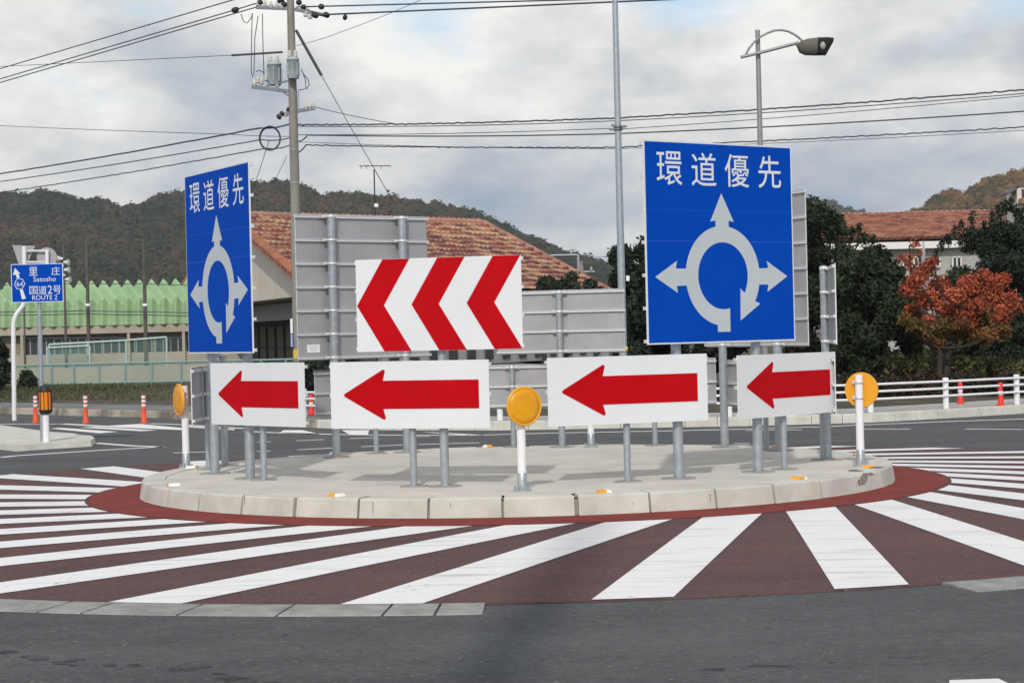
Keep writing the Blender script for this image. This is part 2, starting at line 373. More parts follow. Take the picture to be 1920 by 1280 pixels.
for a, b in seg: run(mb if a.x > -4 else mb2, a, b)
mb.build('roadside_kerb', [conc, joint_m], kind='structure'); 
stain_kerb = mat('stained_kerb', (.42, .38, .31), .9, color2=(.17, .15, .125), vscale=.9, bump=.3, bscale=30, detail=8, lo=.42, hi=.58)
mb2.build('roadside_kerb', [stain_kerb, joint_m], kind='structure')

# painted lines on the road (points measured on the ground)
mb = MB(); Zp = ROADZ + .004
def pxpoly(pts, z=Zp): mb.add([G(x, y, z) for x, y in pts], [tuple(range(len(pts)))])
def line(a, b, wd=.13, z=Zp):
    a = G(*a, z); b = G(*b, z); d = (b - a).normalized(); nn = Vector((-d.y, d.x, 0)) * wd / 2
    mb.add([a - nn, b - nn, b + nn, a + nn], [(0, 1, 2, 3)])
for pl in ([(1965, 783), (1867, 787), (1800, 789), (1640, 795.2), (1547, 799.4), (1400, 804), (1240, 807.6), (1019.6, 811.8), (907, 815)], [(0, 857), (30, 854), (175, 844.5), (305, 837)], [(178, 830), (250, 835.5), (305, 837.5)], [(0, 794.5), (60, 795), (110, 794.5)], [(280, 793.5), (345, 796), (460, 803)],
           [(460, 808), (503, 810.3), (627, 813.9), (763, 815.6), (880, 815.5)]):
    for a, b in zip(pl, pl[1:]): line(a, b, .16)
for a, b in (((1810, 804), (1918, 804.5)), ((1605, 804), (1707, 804)), ((1399, 806.6), (1503, 805.4)), ((1376, 831.4), (1406, 831.3)), ((555, 825.8), (607.5, 823.5)), ((558, 842.9), (625, 839.3)), ((655, 822), (707.6, 819.8)),
             ((678, 837), (754.5, 833.7)), ((768, 818), (806, 817.6)), ((783, 833), (900, 829.5)), ((483, 828), (508, 827.7)), ((483, 846), (507, 845)), ((325, 848.5), (396, 846.5))): line(a, b, .12)
for p in ([(22, 807), (40, 805), (148, 813), (120, 814.5)], [(93, 803), (112, 801.5), (222, 809), (186, 811.8)], [(148, 801), (180, 799.8), (296, 806.3), (263, 807.8)], [(108, 794.8), (125, 793.8), (200, 797.8), (178, 798.8)], [(178, 799), (262, 794.3), (345, 802), (345, 806)], [(345, 800), (345, 797.5), (440, 804), (440, 806)],
          [(522, 812.2), (532, 806), (567, 806), (600, 813.5)], [(640, 806), (655, 813.8), (690, 814.8), (692, 806)], [(790, 809.5), (812, 810), (907, 815), (880, 816)], [(1780, 1274), (1872, 1271), (1900, 1284), (1780, 1290)]): pxpoly(p)
mb.build('road_marking', paint_m, kind='structure')
# dark stains on the near road
stain_m = mat('oil_stain', (.034, .035, .038), .8, color2=(.055, .057, .061), vscale=7)
mb = MB()
for px, py, wx, wy in [(12, 1223, 22, 5), (65, 1232, 26, 5), (140, 1240, 34, 6), (205, 1245, 12, 5), (250, 1246, 14, 3), (330, 1254, 40, 4), (375, 1249, 20, 3), (440, 1272, 34, 6), (408, 1262, 14, 3), (500, 1279, 46, 4), (533, 1190, 5, 2), (1560, 1240, 9, 2), (1700, 1231, 40, 2), (1450, 1247, 44, 2), (1340, 1254, 26, 3)]:
    pts = []
    for k in range(22):
        t = 2 * math.pi * k / 22; rr = 1 + .55 * (mnoise.noise(Vector((math.cos(t) * 1.6 + px, math.sin(t) * 1.6, py)))) + random.uniform(-.18, .18)
        pts.append((px + wx * rr * math.cos(t), py + wy * rr * math.sin(t)))
    pxpoly(pts, ROADZ + .003)
_t = stain_m.node_tree; _n = N(_t, 'ShaderNodeTexNoise'); _n.inputs['Scale'].default_value = 9; _n.inputs['Detail'].default_value = 9; _n.inputs['Roughness'].default_value = .7
_tc = N(_t, 'ShaderNodeTexCoord'); _t.links.new(_tc.outputs['Object'], _n.inputs['Vector']); _t.links.new(math_n(_t, 'MULTIPLY', math_n(_t, 'SUBTRACT', _n.outputs[0], .44), 7, True), _t.nodes['Principled BSDF'].inputs['Alpha'])
mb.build('road_stain', stain_m, kind='structure')
# splitter island at left
mb = MB(); out2 = [(-20, 840), (30, 846), (100, 841), (172, 836.5), (179, 831), (172, 826.5), (130, 823), (60, 814), (-20, 802)]
low = [G(x, y, ROADZ) for x, y in out2]; SI = ROADZ + .095; cen = sum(low, Vector()) / len(low); n = len(low)
top = [cen + (p - cen) * .985 for p in low]
mb.add([(p.x, p.y, ROADZ) for p in low] + [(p.x, p.y, SI) for p in top], [(i, (i + 1) % n, n + (i + 1) % n, n + i) for i in range(n)] + [tuple(range(n, 2 * n))])
mb.build('splitter_island', conc, kind='structure')

# ------------------------------------------------------------------ signs on the island
IZ = HK + .003
def collar(root, x=0, r=.13): 
    b = MB(); b.lathe([(r, -.004), (r, .006), (r * .96, .008)], (x, 0, 0), 24); return b.build('base_collar', slab_m, root)
def post(root, x, h, r, y=0):
    b = MB(); b.cyl((x, y, -.01), (x, y, h), r, n=20); b.lathe([(r * 1.06, h - .02), (r * 1.06, h), (r * .6, h + .012)], (x, y, 0), 20); return b.build('post', galv, root)
def rib(root, W, z, y, m=None, ht=.03):
    b = MB(); b.box((0, y + .012, z), (W + .03, .024, ht)); b.box((0, y + .027, z + ht * .5 - .003), (W + .03, .006, .006)); b.box((0, y + .027, z - ht * .5 + .003), (W + .03, .006, .006)); return b.build('back_rib', m or alu_rib, root)
def clamp(root, x, z, r, y=0):
    b = MB(); b.lathe([(r * 1.0, z - .016), (r * 1.09, z - .016), (r * 1.09, z + .016), (r, z + .016)], (x, y, 0), 18)
    for s in (-1, 1):
        b.box((x + s * (r + .028), y - r * .55, z), (.045, .012, .036)); b.cyl((x + s * (r + .03), y - r * .55 - .012, z), (x + s * (r + .03), y - r * .55 + .022, z), .008, n=8)
    b.box((x, y - r - .006, z), (r * 1.6, .02, .03))
    return b.build('clamp', alu_rib, root)
def sticker(root, x, z, y, wd=.13, ht=.09):
    b = MB(); b.box((x, y, z), (wd, .003, ht))
    for i in range(3): b.box((x, y + .0022, z + ht * .25 - i * ht * .25), (wd * (.75 - .1 * i), .0012, ht * .05), 1)
    return b.build('sticker', [sticker_m, ink_m], root)

# -- red arrow boards
def make_arrow():
    W, Hh, z0 = 1.58, .61, .53; pr = .031; yp = -pr - .03
    root = empty('arrow_sign', (0, 0, 0), 0, 'x', 'traffic sign', 'red arrow boards around the island')
    b = MB(); b.box((0, yp - .004, z0 + Hh / 2), (W, .008, Hh)); b.box((0, yp + .0012, z0 + Hh / 2), (W - .004, .002, Hh - .004), 1); pn = b.build('panel', [ribbed, alu], root)
    pts = [(.076, .50), (.358, .905), (.338, .712), (.937, .712), (.937, .29), (.338, .29), (.358, .105)]
    pts = [((u - .5) * W, z0 + v * Hh) for u, v in pts]; pts = round_poly(pts, [.016, .016, 0, 0, 0, 0, .016])
    b = MB(); b.plate(pts, yp - .0085, yp - .0105); b.build('arrow', red_m, pn)
    post(root, 0, z0 + Hh - .01, pr); collar(root)
    for z in (z0 + .04, z0 + Hh / 2, z0 + Hh - .04): rib(root, W, z, yp); clamp(root, 0, z, pr)
    sticker(root, -.62, z0 + .13, yp + .0045)
    return root
arrows = [(-2.44, 19.32, -48, 'white board with a short red arrow under the blue roundabout sign at left'), (-.92, 18.05, -22, 'wide red arrow board under the red and white chevron board'), (1.02, 18.02, 21, 'wide red arrow board just right of the round yellow reflector in front'),
          (2.59, 19.11, 46, 'white board with a short red arrow under the right end of the large blue sign'), (3.16, 20.35, 86, 'arrow board seen edge on, grey back showing beside the rightmost red arrow'), (-3.25, 21.1, -88, 'arrow board seen edge on, grey back showing beside the leftmost yellow reflector'),
          (-1.62, 23.3, -142, 'grey back of an arrow board showing below the tall grey sign back'), (-.01, 23.93, 180, 'grey ribbed back of an arrow board in the gap behind the front yellow reflector'), (1.67, 23.57, 147, 'back of an arrow board almost hidden behind the wide arrow board right of the centre'), (2.82, 22.25, 120, 'grey back of an arrow board with a white sticker, left of the rightmost red arrow')]
ARROW_H = (1, 1, 1, .975, .94, .96, .87, .87, .90, .88)
proto = make_arrow()
for i, (x, y, a, lb) in enumerate(arrows):
    o = proto if i == 0 else copy_tree(proto); place(o, (x, y, IZ), R(a), lb); o.scale.z = ARROW_H[i]
# -- chevron boards
def make_chevron():
    W, Hh, z0 = 1.54, .835, 1.23; pr = .040; yp = -pr - .035
    root = empty('chevron_sign', (0, 0, 0), 0, 'x', 'traffic sign', 'red and white chevron boards')
    b = MB(); b.box((0, yp - .005, z0 + Hh / 2), (W, .010, Hh)); b.box((0, yp + .0012, z0 + Hh / 2), (W - .004, .002, Hh - .004), 1); pn = b.build('panel', [ribbed, alu], root)
    b = MB()
    for k in range(3):
        o = k / 3
        p = [(o + .004, .5), (o + .166, .998), (o + .331, .998), (o + .169, .5), (o + .331, .002), (o + .166, .002)]
        b.plate([((u - .5) * W, z0 + v * Hh) for u, v in p], yp - .0105, yp - .0125)
    b.build('chevrons', red_m, pn)
    post(root, 0, z0 + Hh - .01, pr); collar(root, 0, .15)
    for z in (z0 + .03, z0 + Hh * .35, z0 + Hh * .66, z0 + Hh - .03): rib(root, W, z, yp); clamp(root, 0, z, pr)
    return root
chevs = [(-.635, 17.96, -13, 'board with three red chevrons pointing left, facing the camera'), (.57, 23.69, 168, 'grey ribbed sign back right of the red chevrons, against the thin tall pole'), (3.2, 20.32, 83.5, 'chevron board seen edge on, on a post right of the large blue sign'), (-3.16, 21.67, -88, 'chevron board hidden edge on behind the narrow looking blue sign at left')]
proto = make_chevron()
for i, (x, y, a, lb) in enumerate(chevs):
    o = proto if i == 0 else copy_tree(proto); place(o, (x, y, IZ), R(a), lb); o.scale.z = (1, .905, .96, .96)[i]
# -- blue roundabout signs
def make_blue():
    W = 1.85; z0 = 1.235; pr = .047; yp = -pr - .045
    root = empty('roundabout_sign', (0, 0, 0), 0, 'x', 'traffic sign', 'blue roundabout signs')
    b = MB(); b.box((0, yp - .006, z0 + W / 2), (W, .012, W)); b.box((0, yp - .0133, z0 + W / 2), (W - .03, .0022, W - .03), 1); b.box((0, yp + .0012, z0 + W / 2), (W - .004, .002, W - .004), 2); b.box((0, yp - .0145, z0 + .507 * W), (W - .04, .0006, .004), 3); b.box((0, yp - .0145, z0 + .66 * W), (W - .04, .0006, .002), 3); pn = b.build('panel', [white_sheet, blue_m, alu, mat('sheet_seam', (.03, .11, .52), .5)], root)
    c, ro, ri = (.505, .335), .25, .168
    def arc(r, a, b, n=24): return [(c[0] + r * math.cos(R(a + (b - a) * i / n)), c[1] + r * math.sin(R(a + (b - a) * i / n))) for i in range(n + 1)]
    P = [(.461, .054)] + arc(ro, -100.1, -169, 18) + [(.194, .286), (.201, .251), (.056, .330), (.199, .409), (.190, .371)] + arc(ro, 171.7, 100.1, 20) + [(.461, .612), (.426, .606), (.504, .748), (.585, .606), (.549, .612)] + arc(ro, 79.9, 8.5, 20) + \
        [(.818, .374), (.807, .410), (.951, .332), (.808, .253), (.816, .290)] + arc(ro, -10.4, -31, 7) + [(.755, .193), (.617, .109), (.621, .271)] + arc(ri, -31.2, 284, 70) + [(.546, .054)]
    b = MB(); b.plate([((u - .5) * W, z0 + v * W) for u, v in P], yp - .0146, yp - .0164); b.build('symbol', grey_sheet, pn)
    s = .166 * W
    text_mesh('lettering', [(ch, (u - .5) * W, z0 + .782 * W, s, .0008, (.166 if ch != '先' else .160) * W) for ch, u in zip('環道優先', (.081, .308, .532, .762))], white_sheet, pn, yp - .0150)
    for x in (-.5, .5): post(root, x, z0 + W - .01, pr); collar(root, x, .16)
    for k in range(7):
        z = z0 + .03 + k * (W - .06) / 6; rib(root, W, z, yp)
        for x in (-.5, .5): clamp(root, x, z, pr)
    sticker(root, .72, z0 + .15, yp + .0045, .17, .10)
    return root
blues = [(1.905, 18.55, 36.5, 'large blue roundabout sign facing the camera at right'), (-2.845, 20.0, -61.5, 'blue roundabout sign at left, turned so it looks tall and narrow'), (-1.65, 23.05, -141, 'large grey ribbed sign back on two posts behind the chevron board'), (2.68, 22.46, 121, 'pale sign back showing as a strip right of the large blue sign')]
proto = make_blue()
for i, (x, y, a, lb) in enumerate(blues):
    o = proto if i == 0 else copy_tree(proto); place(o, (x, y, IZ), R(a), lb); o.scale.z = (1, 1, .90, .93)[i]
# -- round yellow delineators
def make_delin():
    root = empty('delineator', (0, 0, 0), 0, 'x', 'reflector post', 'round yellow reflectors on white posts')
    b = MB(); b.cyl((0, 0, .15), (0, 0, .885), .0385, n=20); b.build('post', post_white, root)
    b = MB(); b.lathe([(.043, 0), (.041, .152), (.039, .155)], n=20); b.build('post_foot', galv, root)
    b = MB(); b.lathe([(.085, -.004), (.085, .010), (.045, .014)], n=8, smooth=False)
    for k in range(4):
        t = math.pi / 4 + k * math.pi / 2; b.cyl((.066 * math.cos(t), .066 * math.sin(t), .008), (.066 * math.cos(t), .066 * math.sin(t), .045), .011, n=6)
    b.build('base_plate', galv, root)
    b = MB(); b.lathe([(.172, -.012), (.172, .006), (.166, .012), (.157, .012), (.153, .005), (.12, .004), (.06, .0035), (.002, .003)], (0, -.066, .735), 48, axis='Y'); d = b.build('reflector', amber_rim, root)
    b = MB(); b.lathe([(.152, .0052), (.151, .0085), (.10, .0105), (.05, .0115), (.002, .012)], (0, -.066, .735), 48, axis='Y'); b.build('lens', amber_m, d)
    for z in (.66, .81):
        b = MB(); b.lathe([(.0385, z - .014), (.042, z - .014), (.042, z + .014), (.0385, z + .014)], n=18); b.box((.055, -.03, z), (.05, .018, .028)); b.box((.055, -.045, z + .016), (.06, .012, .008)); b.box((.055, -.045, z - .016), (.06, .012, .008)); b.build('bracket', alu_rib, root)
    return root
dels = [(.06, 17.27, 30, 'round yellow reflector on a white post at the front of the island'), (-3.55, 21.47, -63, 'yellow reflector on a white post at the left end of the island'), (3.37, 19.37, 147, 'yellow reflector seen from behind on a white post at the right end'), (.91, 23.56, -150, 'white reflector post at the back of the island, disc hidden by an arrow board')]
proto = make_delin()
for i, (x, y, a, lb) in enumerate(dels):
    o = proto if i == 0 else copy_tree(proto); place(o, (x, y, IZ), R(a), lb)
# -- kerb top reflectors
def make_stud():
    root = empty('kerb_reflector', (0, 0, 0), 0, 'x', 'kerb reflector', 'reflectors along the kerb top')
    b = MB(); b.plate([(.012, 0), (.012, .026), (.044, .026), (.066, .002), (.066, 0)], -.05, .05); b.build('body', [sticker_m], root)
    b = MB(); b.plate([(-.066, 0), (-.066, .002), (-.044, .026), (.0118, .026), (.0118, 0)], -.05, .05); b.build('lens', mat('amber_lens', (.85, .36, .02), .3), root)
    return root
studs = [(-154.1, 'reflector on the kerb at the left end, orange half left, nearest the camera'), (-115.6, 'reflector on the front kerb below the wide arrow board left of centre'), (-78.5, 'orange reflector on the kerb just right of the front white post'), (-46.1, 'orange reflector on the kerb over the dark open joint at right'), (-21.8, 'orange reflector on the stained right end of the kerb'), (8.5, 'orange reflector on the kerb behind the white post at the right end'),
         (125.8, 'reflector at the back edge by the foot of the tall grey sign back'), (95.5, 'reflector at the back edge left of the front white post'), (36.2, 'orange reflector at the back edge between the posts under the rightmost arrow'), (164.3, 'white reflector on the far left kerb edge before the red paving')]
proto = make_stud()
for i, (a, lb) in enumerate(studs):
    o = proto if i == 0 else copy_tree(proto); r = RK - .19; a = R(a)
    place(o, (CX + r * math.cos(a), CY + r * math.sin(a), HK + .003), a + math.pi / 2, lb)

# ------------------------------------------------------------------ left approach: route sign, amber lamp, orange posts
root = empty('route_sign', G(80, 828, SI), 0, 'blue direction sign reading Satosho and ROUTE 2 on a grey post', 'traffic sign')
gp = root.location.copy(); SY = gp.y - .06
rel = lambda px, py, Y=None: at(px, py, Y or SY) - gp
b = MB(); b.cyl((0, 0, 0), (0, 0, rel(72, 497).z - .01), .037, n=16); b.build('post', galv, root)
tl, tr, br_, bl = rel(20, 495), rel(117.5, 493.5), rel(119, 565), rel(22, 568)
cx_ = (tl.x + tr.x + br_.x + bl.x) / 4; Wd = (tr.x - tl.x); zb = (br_.z + bl.z) / 2; Hd = (tl.z + tr.z) / 2 - zb
b = MB(); b.box((cx_, -.05, zb + Hd / 2), (Wd, .012, Hd)); b.box((cx_, -.0575, zb + Hd / 2), (Wd - .024, .003, Hd - .024), 1); pn = b.build('panel', [white_sheet, blue_m], root)
U = lambda u, v: (cx_ + (u - .5) * Wd, zb + v * Hd)
b = MB(); b.plate([U(*p) for p in ((.079, .90), (.039, .72), (.091, .73), (.125, .60), (.168, .60), (.15, .76), (.185, .75))], -.0595, -.061)
b.plate([U(*p) for p in ((.16, .36), (.202, .081), (.277, .105), (.215, .36))], -.0595, -.061)
hx = [U(*p) for p in ((.058, .485), (.105, .617), (.222, .617), (.271, .485), (.215, .349), (.102, .352))]; hc = Vector((sum(p[0] for p in hx) / 6, sum(p[1] for p in hx) / 6))
for i in range(6):
    p, q = Vector(hx[i]), Vector(hx[(i + 1) % 6]); b.plate([p, q, hc + (q - hc) * .87, hc + (p - hc) * .87], -.0595, -.061)
b.build('symbol', white_sheet, pn)
def T(s, u, v, wu, hv, o_=.004): x, z = U(u, v); return (s, x, z, hv * Hd, 0, wu * Wd)
text_mesh('place_name', [T('里', .348, .692, .165, .222), T('庄', .78, .692, .165, .215), T('Satosho', .43, .535, .43, .125, .008)], white_sheet, pn, -.060)
text_mesh('route_name', [T('国', .35, .205, .155, .215), T('道', .52, .20, .16, .225), T('2', .70, .215, .085, .21), T('号', .80, .20, .155, .22), T('ROUTE 2', .40, .06, .48, .12, .008)], white_sheet, pn, -.060)
text_mesh('route_number', [T('64', .105, .42, .12, .125, .006)], white_sheet, pn, -.060)
b = MB(); b.box((cx_, -.035, zb + Hd * .8), (Wd * .96, .02, .03)); b.box((cx_, -.035, zb + Hd * .2), (Wd * .96, .02, .03)); b.build('back_rib', alu_rib, root)
# curved white pole with the backs of a triangle and a disc
g2 = G(27, 788, ROADZ); Y2 = g2.y
root = empty('curved_sign_pole', g2, 0, 'curved white pole carrying the grey backs of a triangular and a round sign', 'traffic sign')
rel = lambda px, py, Y=Y2: at(px, py, Y) - g2
b = MB(); b.tube([(0, 0, 0), rel(26, 700), rel(25, 620), rel(25.5, 606), rel(28, 595), rel(33, 586), rel(41, 576), rel(45, 569), rel(46, 560), rel(46, 520), rel(45.3, 462)], .05, 12); b.build('pole', post_white, root)
b = MB(); b.tube([rel(88.5, 500), rel(88.3, 468)], .042, 10); b.build('stub_post', post_white, root)
b = MB(); b.bar(rel(46, 470, Y2 + .02), rel(90, 470, Y2 + .02), .03, .04); b.bar(rel(46, 491, Y2 + .02), rel(90, 491, Y2 + .02), .03, .04); b.build('cross_bar', alu_rib, root)
tri = [rel(23, 459.5, Y2 + .1), rel(66, 461, Y2 + .1), rel(56, 485, Y2 + .1), rel(42, 515, Y2 + .1)]
b = MB(); b.plate([(p.x, p.z) for p in (tri[0], tri[1], tri[3])], .09, .105); b.build('triangle_back', alu, root)
p = rel(88, 483, Y2 + .1); b = MB(); b.plate([(p.x + .225 * math.cos(t * math.pi / 18), p.z + .225 * math.sin(t * math.pi / 18)) for t in range(36)], .09, .105); b.build('disc_back', alu, root)
# amber lamp on white post
g3 = G(87, 828, SI); rel = lambda px, py: at(px, py, g3.y) - g3
root = empty('amber_delineator', g3, 0, 'amber barrel lamp with black cap on a white post by the blue direction sign', 'warning lamp')
z1, z2, z3, z4 = rel(88, 776).z, rel(88, 770).z, rel(88, 732).z, rel(88, 722).z
b = MB(); b.cyl((0, 0, 0), (0, 0, z1), .052, n=16); b.build('post', post_white, root)
b = MB(); b.lathe([(.075, z1), (.106, z1 + .04), (.106, z2 + .02)], n=20); b.lathe([(.106, z3 - .02), (.106, z3 + .02), (.085, z4 - .01), (.03, z4)], n=20)
for k in range(10):
    t = 2 * math.pi * (k + .5) / 10; b.box((.103 * math.cos(t), .103 * math.sin(t), (z2 + z3) / 2), (.012, .012, z3 - z2), 0, rz=t)
b.build('housing', black_m, root)
b = MB(); b.lathe([(.1, z2), (.1, z3)], n=20); b.build('lens', mat('amber_plastic', (.85, .25, .01), .35), root)
# orange rubber posts at left
def cone_post(name, m, h, bands, r):
    root = empty(name, (0, 0, 0), 0, 'x', 'bollard')
    b = MB(); b.lathe([(r * 2.0, 0), (r * 2.0, h * .03), (r * 1.35, h * .06), (r * 1.1, h * .45), (r, h * .5), (r, h * .96), (r * .7, h)], n=18); b.build('body', m, root)
    for z in bands:
        b = MB(); b.lathe([(r * 1.0, z - .0275), (r * 1.07, z - .0275), (r * 1.07, z + .0275), (r, z + .0275)], n=18); b.build('reflective_band', white_sheet, root)
    return root
proto = cone_post('bollard', orange_m, .58, (.36, .445, .53), .042); proto['group'] = 'orange bollards across the road at left'
for i, (px, py, lb) in enumerate([(67, 792, 'orange bollard left of the amber lamp, between it and the curved white pole'), (161, 793, 'orange bollard standing right of the amber lamp, middle of the three'), (270, 793, 'orange bollard nearest the yellow reflector at the left end of the island')]):
    o = proto if i == 0 else copy_tree(proto); place(o, G(px, py, ROADZ), 0, lb)
proto = cone_post('bollard', redpost_m, .42, (.20, .235), .042); proto['group'] = 'red bollards behind the white guard rail'
for i, (px, py, lb) in enumerate([(1801, 757, 'red bollard with white band behind the rail, left one of two at right'), (1876.5, 760, 'red bollard with white band beside the last white rail post at right'), (584, 779, 'red bollard behind the rail, in the gap between the two left arrow boards')]):
    o = proto if i == 0 else copy_tree(proto); place(o, G(px, py, KZ), 0, lb)

# ------------------------------------------------------------------ white guard rail along the far pavement
root = empty('guard_rail', (7.7, 35.2, KZ), 0, 'long white three bar guard rail along the far pavement', 'guard rail')
rp0 = root.location.copy()
# follows the kerb, 0.55 m behind it
def kerb_point(x, d):
    for i in range(nk - 1):
        a, b2 = kerb_line[i], kerb_line[i + 1]
        if a[0] <= x <= b2[0]:
            t = (x - a[0]) / (b2[0] - a[0]); n_ = Vector((-(b2[1] - a[1]), b2[0] - a[0])).normalized(); return Vector((x, a[1] + (b2[1] - a[1]) * t)) + n_ * d
g_r = at(1907, 760, 36.25); g_l = at(1774, 766, 35.2)
xs = [-6.8, -5.55, -4.3, -3.05, -1.75, -.4, .95, 2.3, 3.65, 5.0, 6.35]
pp = [Vector((*kerb_point(x, .35), KZ)) for x in xs] + [Vector((g_l.x, g_l.y, KZ)), Vector((g_r.x, g_r.y, KZ)), Vector((g_r.x + 1.15, g_r.y + .9, KZ)), Vector((g_r.x + 2.3, g_r.y + 1.8, KZ))]
hp = at(1774, 709, g_l.y).z - KZ
for p in pp:
    b = MB(); b.cyl((p - rp0), (p - rp0) + Vector((0, 0, hp)), .052, n=14); b.lathe([(.056, hp - .02), (.056, hp + .003), (.03, hp + .012)], p - rp0, 14); b.build('rail_post', post_white, root)
for yy in (714.5, 727.5, 741.5):
    z = at(1774, yy, g_l.y).z; b = MB(); b.tube([Vector((p.x, p.y - .055, z)) - rp0 for p in pp], .021, 10); b.build('rail', post_white, root)

# ------------------------------------------------------------------ poles, lamp, wires
def wire(a, b, r=.02, sag=0, n=24, wob=0):
    a = Vector(a); b = Vector(b); pts = []
    for i in range(n + 1):
        t = i / n; p = a.lerp(b, t); p.z -= sag * 4 * t * (1 - t)
        if wob: p.z += wob * (math.sin(i * 2.3) * .5 + random.uniform(-.5, .5))
        pts.append(p)
    return pts
PY = 60.0
g = at(562.5, 745, PY); base = Vector((g.x, g.y, KZ))
pole_root = empty('utility_pole', base, 0, 'tall concrete utility pole with transformers behind the blue sign at left', 'utility pole')
ptop = at(544.5, -30, PY); H_ = ptop.z - base.z
# pole stands upright
prel = lambda px, py, Y=PY: at(px, py, Y) - base
b = MB(); b.cyl((0, 0, 0), (0, 0, H_), .185, .105, 20)
for i in range(9): b.cyl((0, 0, 3.2 + i * 1.0), (0, 0, 3.23 + i * 1.0), .19 - .0066 * i * 1.2 - .02, n=18, m=1)
b.build('pole', [polecon, galv], pole_root)
arm_m = mat('weathered_steel', (.20, .20, .23), .55, metal=.4, var=.2, vscale=8)
ins_m = mat('porcelain', (.68, .66, .60), .3, color2=(.5, .48, .45), vscale=10)
trans_m = mat('transformer_grey', (.46, .52, .54), .5, color2=(.38, .43, .45), vscale=5)
def arm(pts, wd=.09):
    b = MB()
    for a, c in zip(pts, pts[1:]): b.bar(a, c, wd, wd)
    return b.build('cross_arm', arm_m, pole_root)
arm([prel(480, 14), prel(545, 16.5), prel(615, 30)], .10)
arm([prel(472, 163), prel(500, 166), prel(545, 172)], .10); arm([prel(500, 161), prel(540, 152)], .05)
arm([prel(520, 217), prel(550, 210), prel(590, 203)], .10); arm([prel(530, 172), prel(549, 186)], .05)
def insulators(pts, r=.085):
    for p in pts:
        b = MB(); b.lathe([(r * .4, -.10), (r, -.07), (r * .5, -.03), (r * .9, 0), (r * .45, .04), (r * .6, .08), (r * .3, .12)], p, 12); b.build('insulator', ins_m, pole_root)
insulators([prel(484, 6), prel(497, 8), prel(508, 10), prel(519, 10), prel(528, 11), prel(573, 26), prel(581, 30), prel(576, 19)])
insulators([prel(477, 156), prel(484, 150), prel(490, 153), prel(499, 146), prel(511, 149), prel(519, 158)], .09)
insulators([prel(574, 201), prel(581, 200), prel(588, 199), prel(536, 213)], .07)
def dead_end(a, c):
    b = MB(); b.tube([a, a.lerp(c, .15), a.lerp(c, .5), a.lerp(c, .85), c], [.03, .075, .09, .075, .03], 8); b.build('tension_clamp', black_m, pole_root)
for q in (((483, 8), (492, 2)), ((520, 4), (533, -2)), ((527, 6), (539, 12)), ((556, 2), (565, 8)), ((584, 26), (597, 32)), ((606, 26), (618, 31)), ((434, 21), (448, 17)), ((564, 13), (574, 15)), ((597, 12), (608, 14)), ((643, 32), (651, 34)), ((520, 222), (526, 217)), ((526, 216), (532, 211)), ((538, 203), (545, 208))): dead_end(prel(*q[0]), prel(*q[1]))
# two transformers, the taller on the pole, the other hung to its left
def transformer(px0, px1, py0, py1, Y):
    r = (px1 - px0) / 2 * Y / F; c0 = prel((px0 + px1) / 2, py1, Y); c1 = prel((px0 + px1) / 2, py0, Y); h = c1.z - c0.z
    b = MB(); b.lathe([(r * .9, 0), (r, h * .04), (r, h * .86), (r * 1.08, h * .87), (r * 1.08, h * .92), (r * .9, h)], c0, 24)
    for k in range(8):
        t = k * math.pi / 4; b.box(c0 + Vector((r * 1.06 * math.cos(t), r * 1.06 * math.sin(t), h * .45)), (.05, .02, h * .6), rz=t)
    tr_ = b.build('transformer', trans_m, pole_root)
    for s in (-.5, .5):
        b = MB(); b.lathe([(.05, 0), (.075, .05), (.04, .1), (.065, .14), (.03, .2)], c0 + Vector((r * s, -r * .5, h)), 10); b.build('bushing', ins_m, tr_)
    return tr_
transformer(539, 561, 108, 148, PY - .35); transformer(502, 528, 117, 160, PY + .1)
for q in ([(473, 25), (472, 60), (471, 135), (474, 145)], [(484, 30), (478, 70), (476, 140)], [(492, 26), (493, 80), (495, 142)], [(452, 27), (456, 40), (463, 44), (470, 36), (474, 26)], [(565, 130), (572, 148), (574, 165), (566, 169), (560, 168)], [(568, 138), (578, 150), (580, 160), (574, 168)], [(480, 135), (486, 132), (494, 136), (496, 143)]):
    b = MB(); b.tube([prel(*p) for p in q], .014, 6); b.build('jumper_wire', wire_m, pole_root)
b = MB()
for s in (-1, 1): b.bar(prel(558 + 1.5 * s, 170), prel(559.5 + 1.5 * s, 205), .02, .02)
b.build('bracket', arm_m, pole_root)
yb = mat('hazard_tape', (.75, .5, .05), .5)
b = MB(); b.cyl((0, 0, prel(556, 672).z), (0, 0, prel(556, 655).z), .180, .179, 18); b.build('hazard_band', yb, pole_root)
b = MB(); q = prel(548, 613); b.box((q.x, -.2, q.z), (.07, .012, .5)); q = prel(548.5, 638); b.box((q.x, -.2, q.z), (.09, .012, .42), 1)
for i in range(5): b.box((q.x, -.208, q.z + .15 - i * .075), (.045, .004, .04), 0)
b.build('number_plate', [sticker_m, mat('plate_blue', (.03, .09, .35), .5)], pole_root)

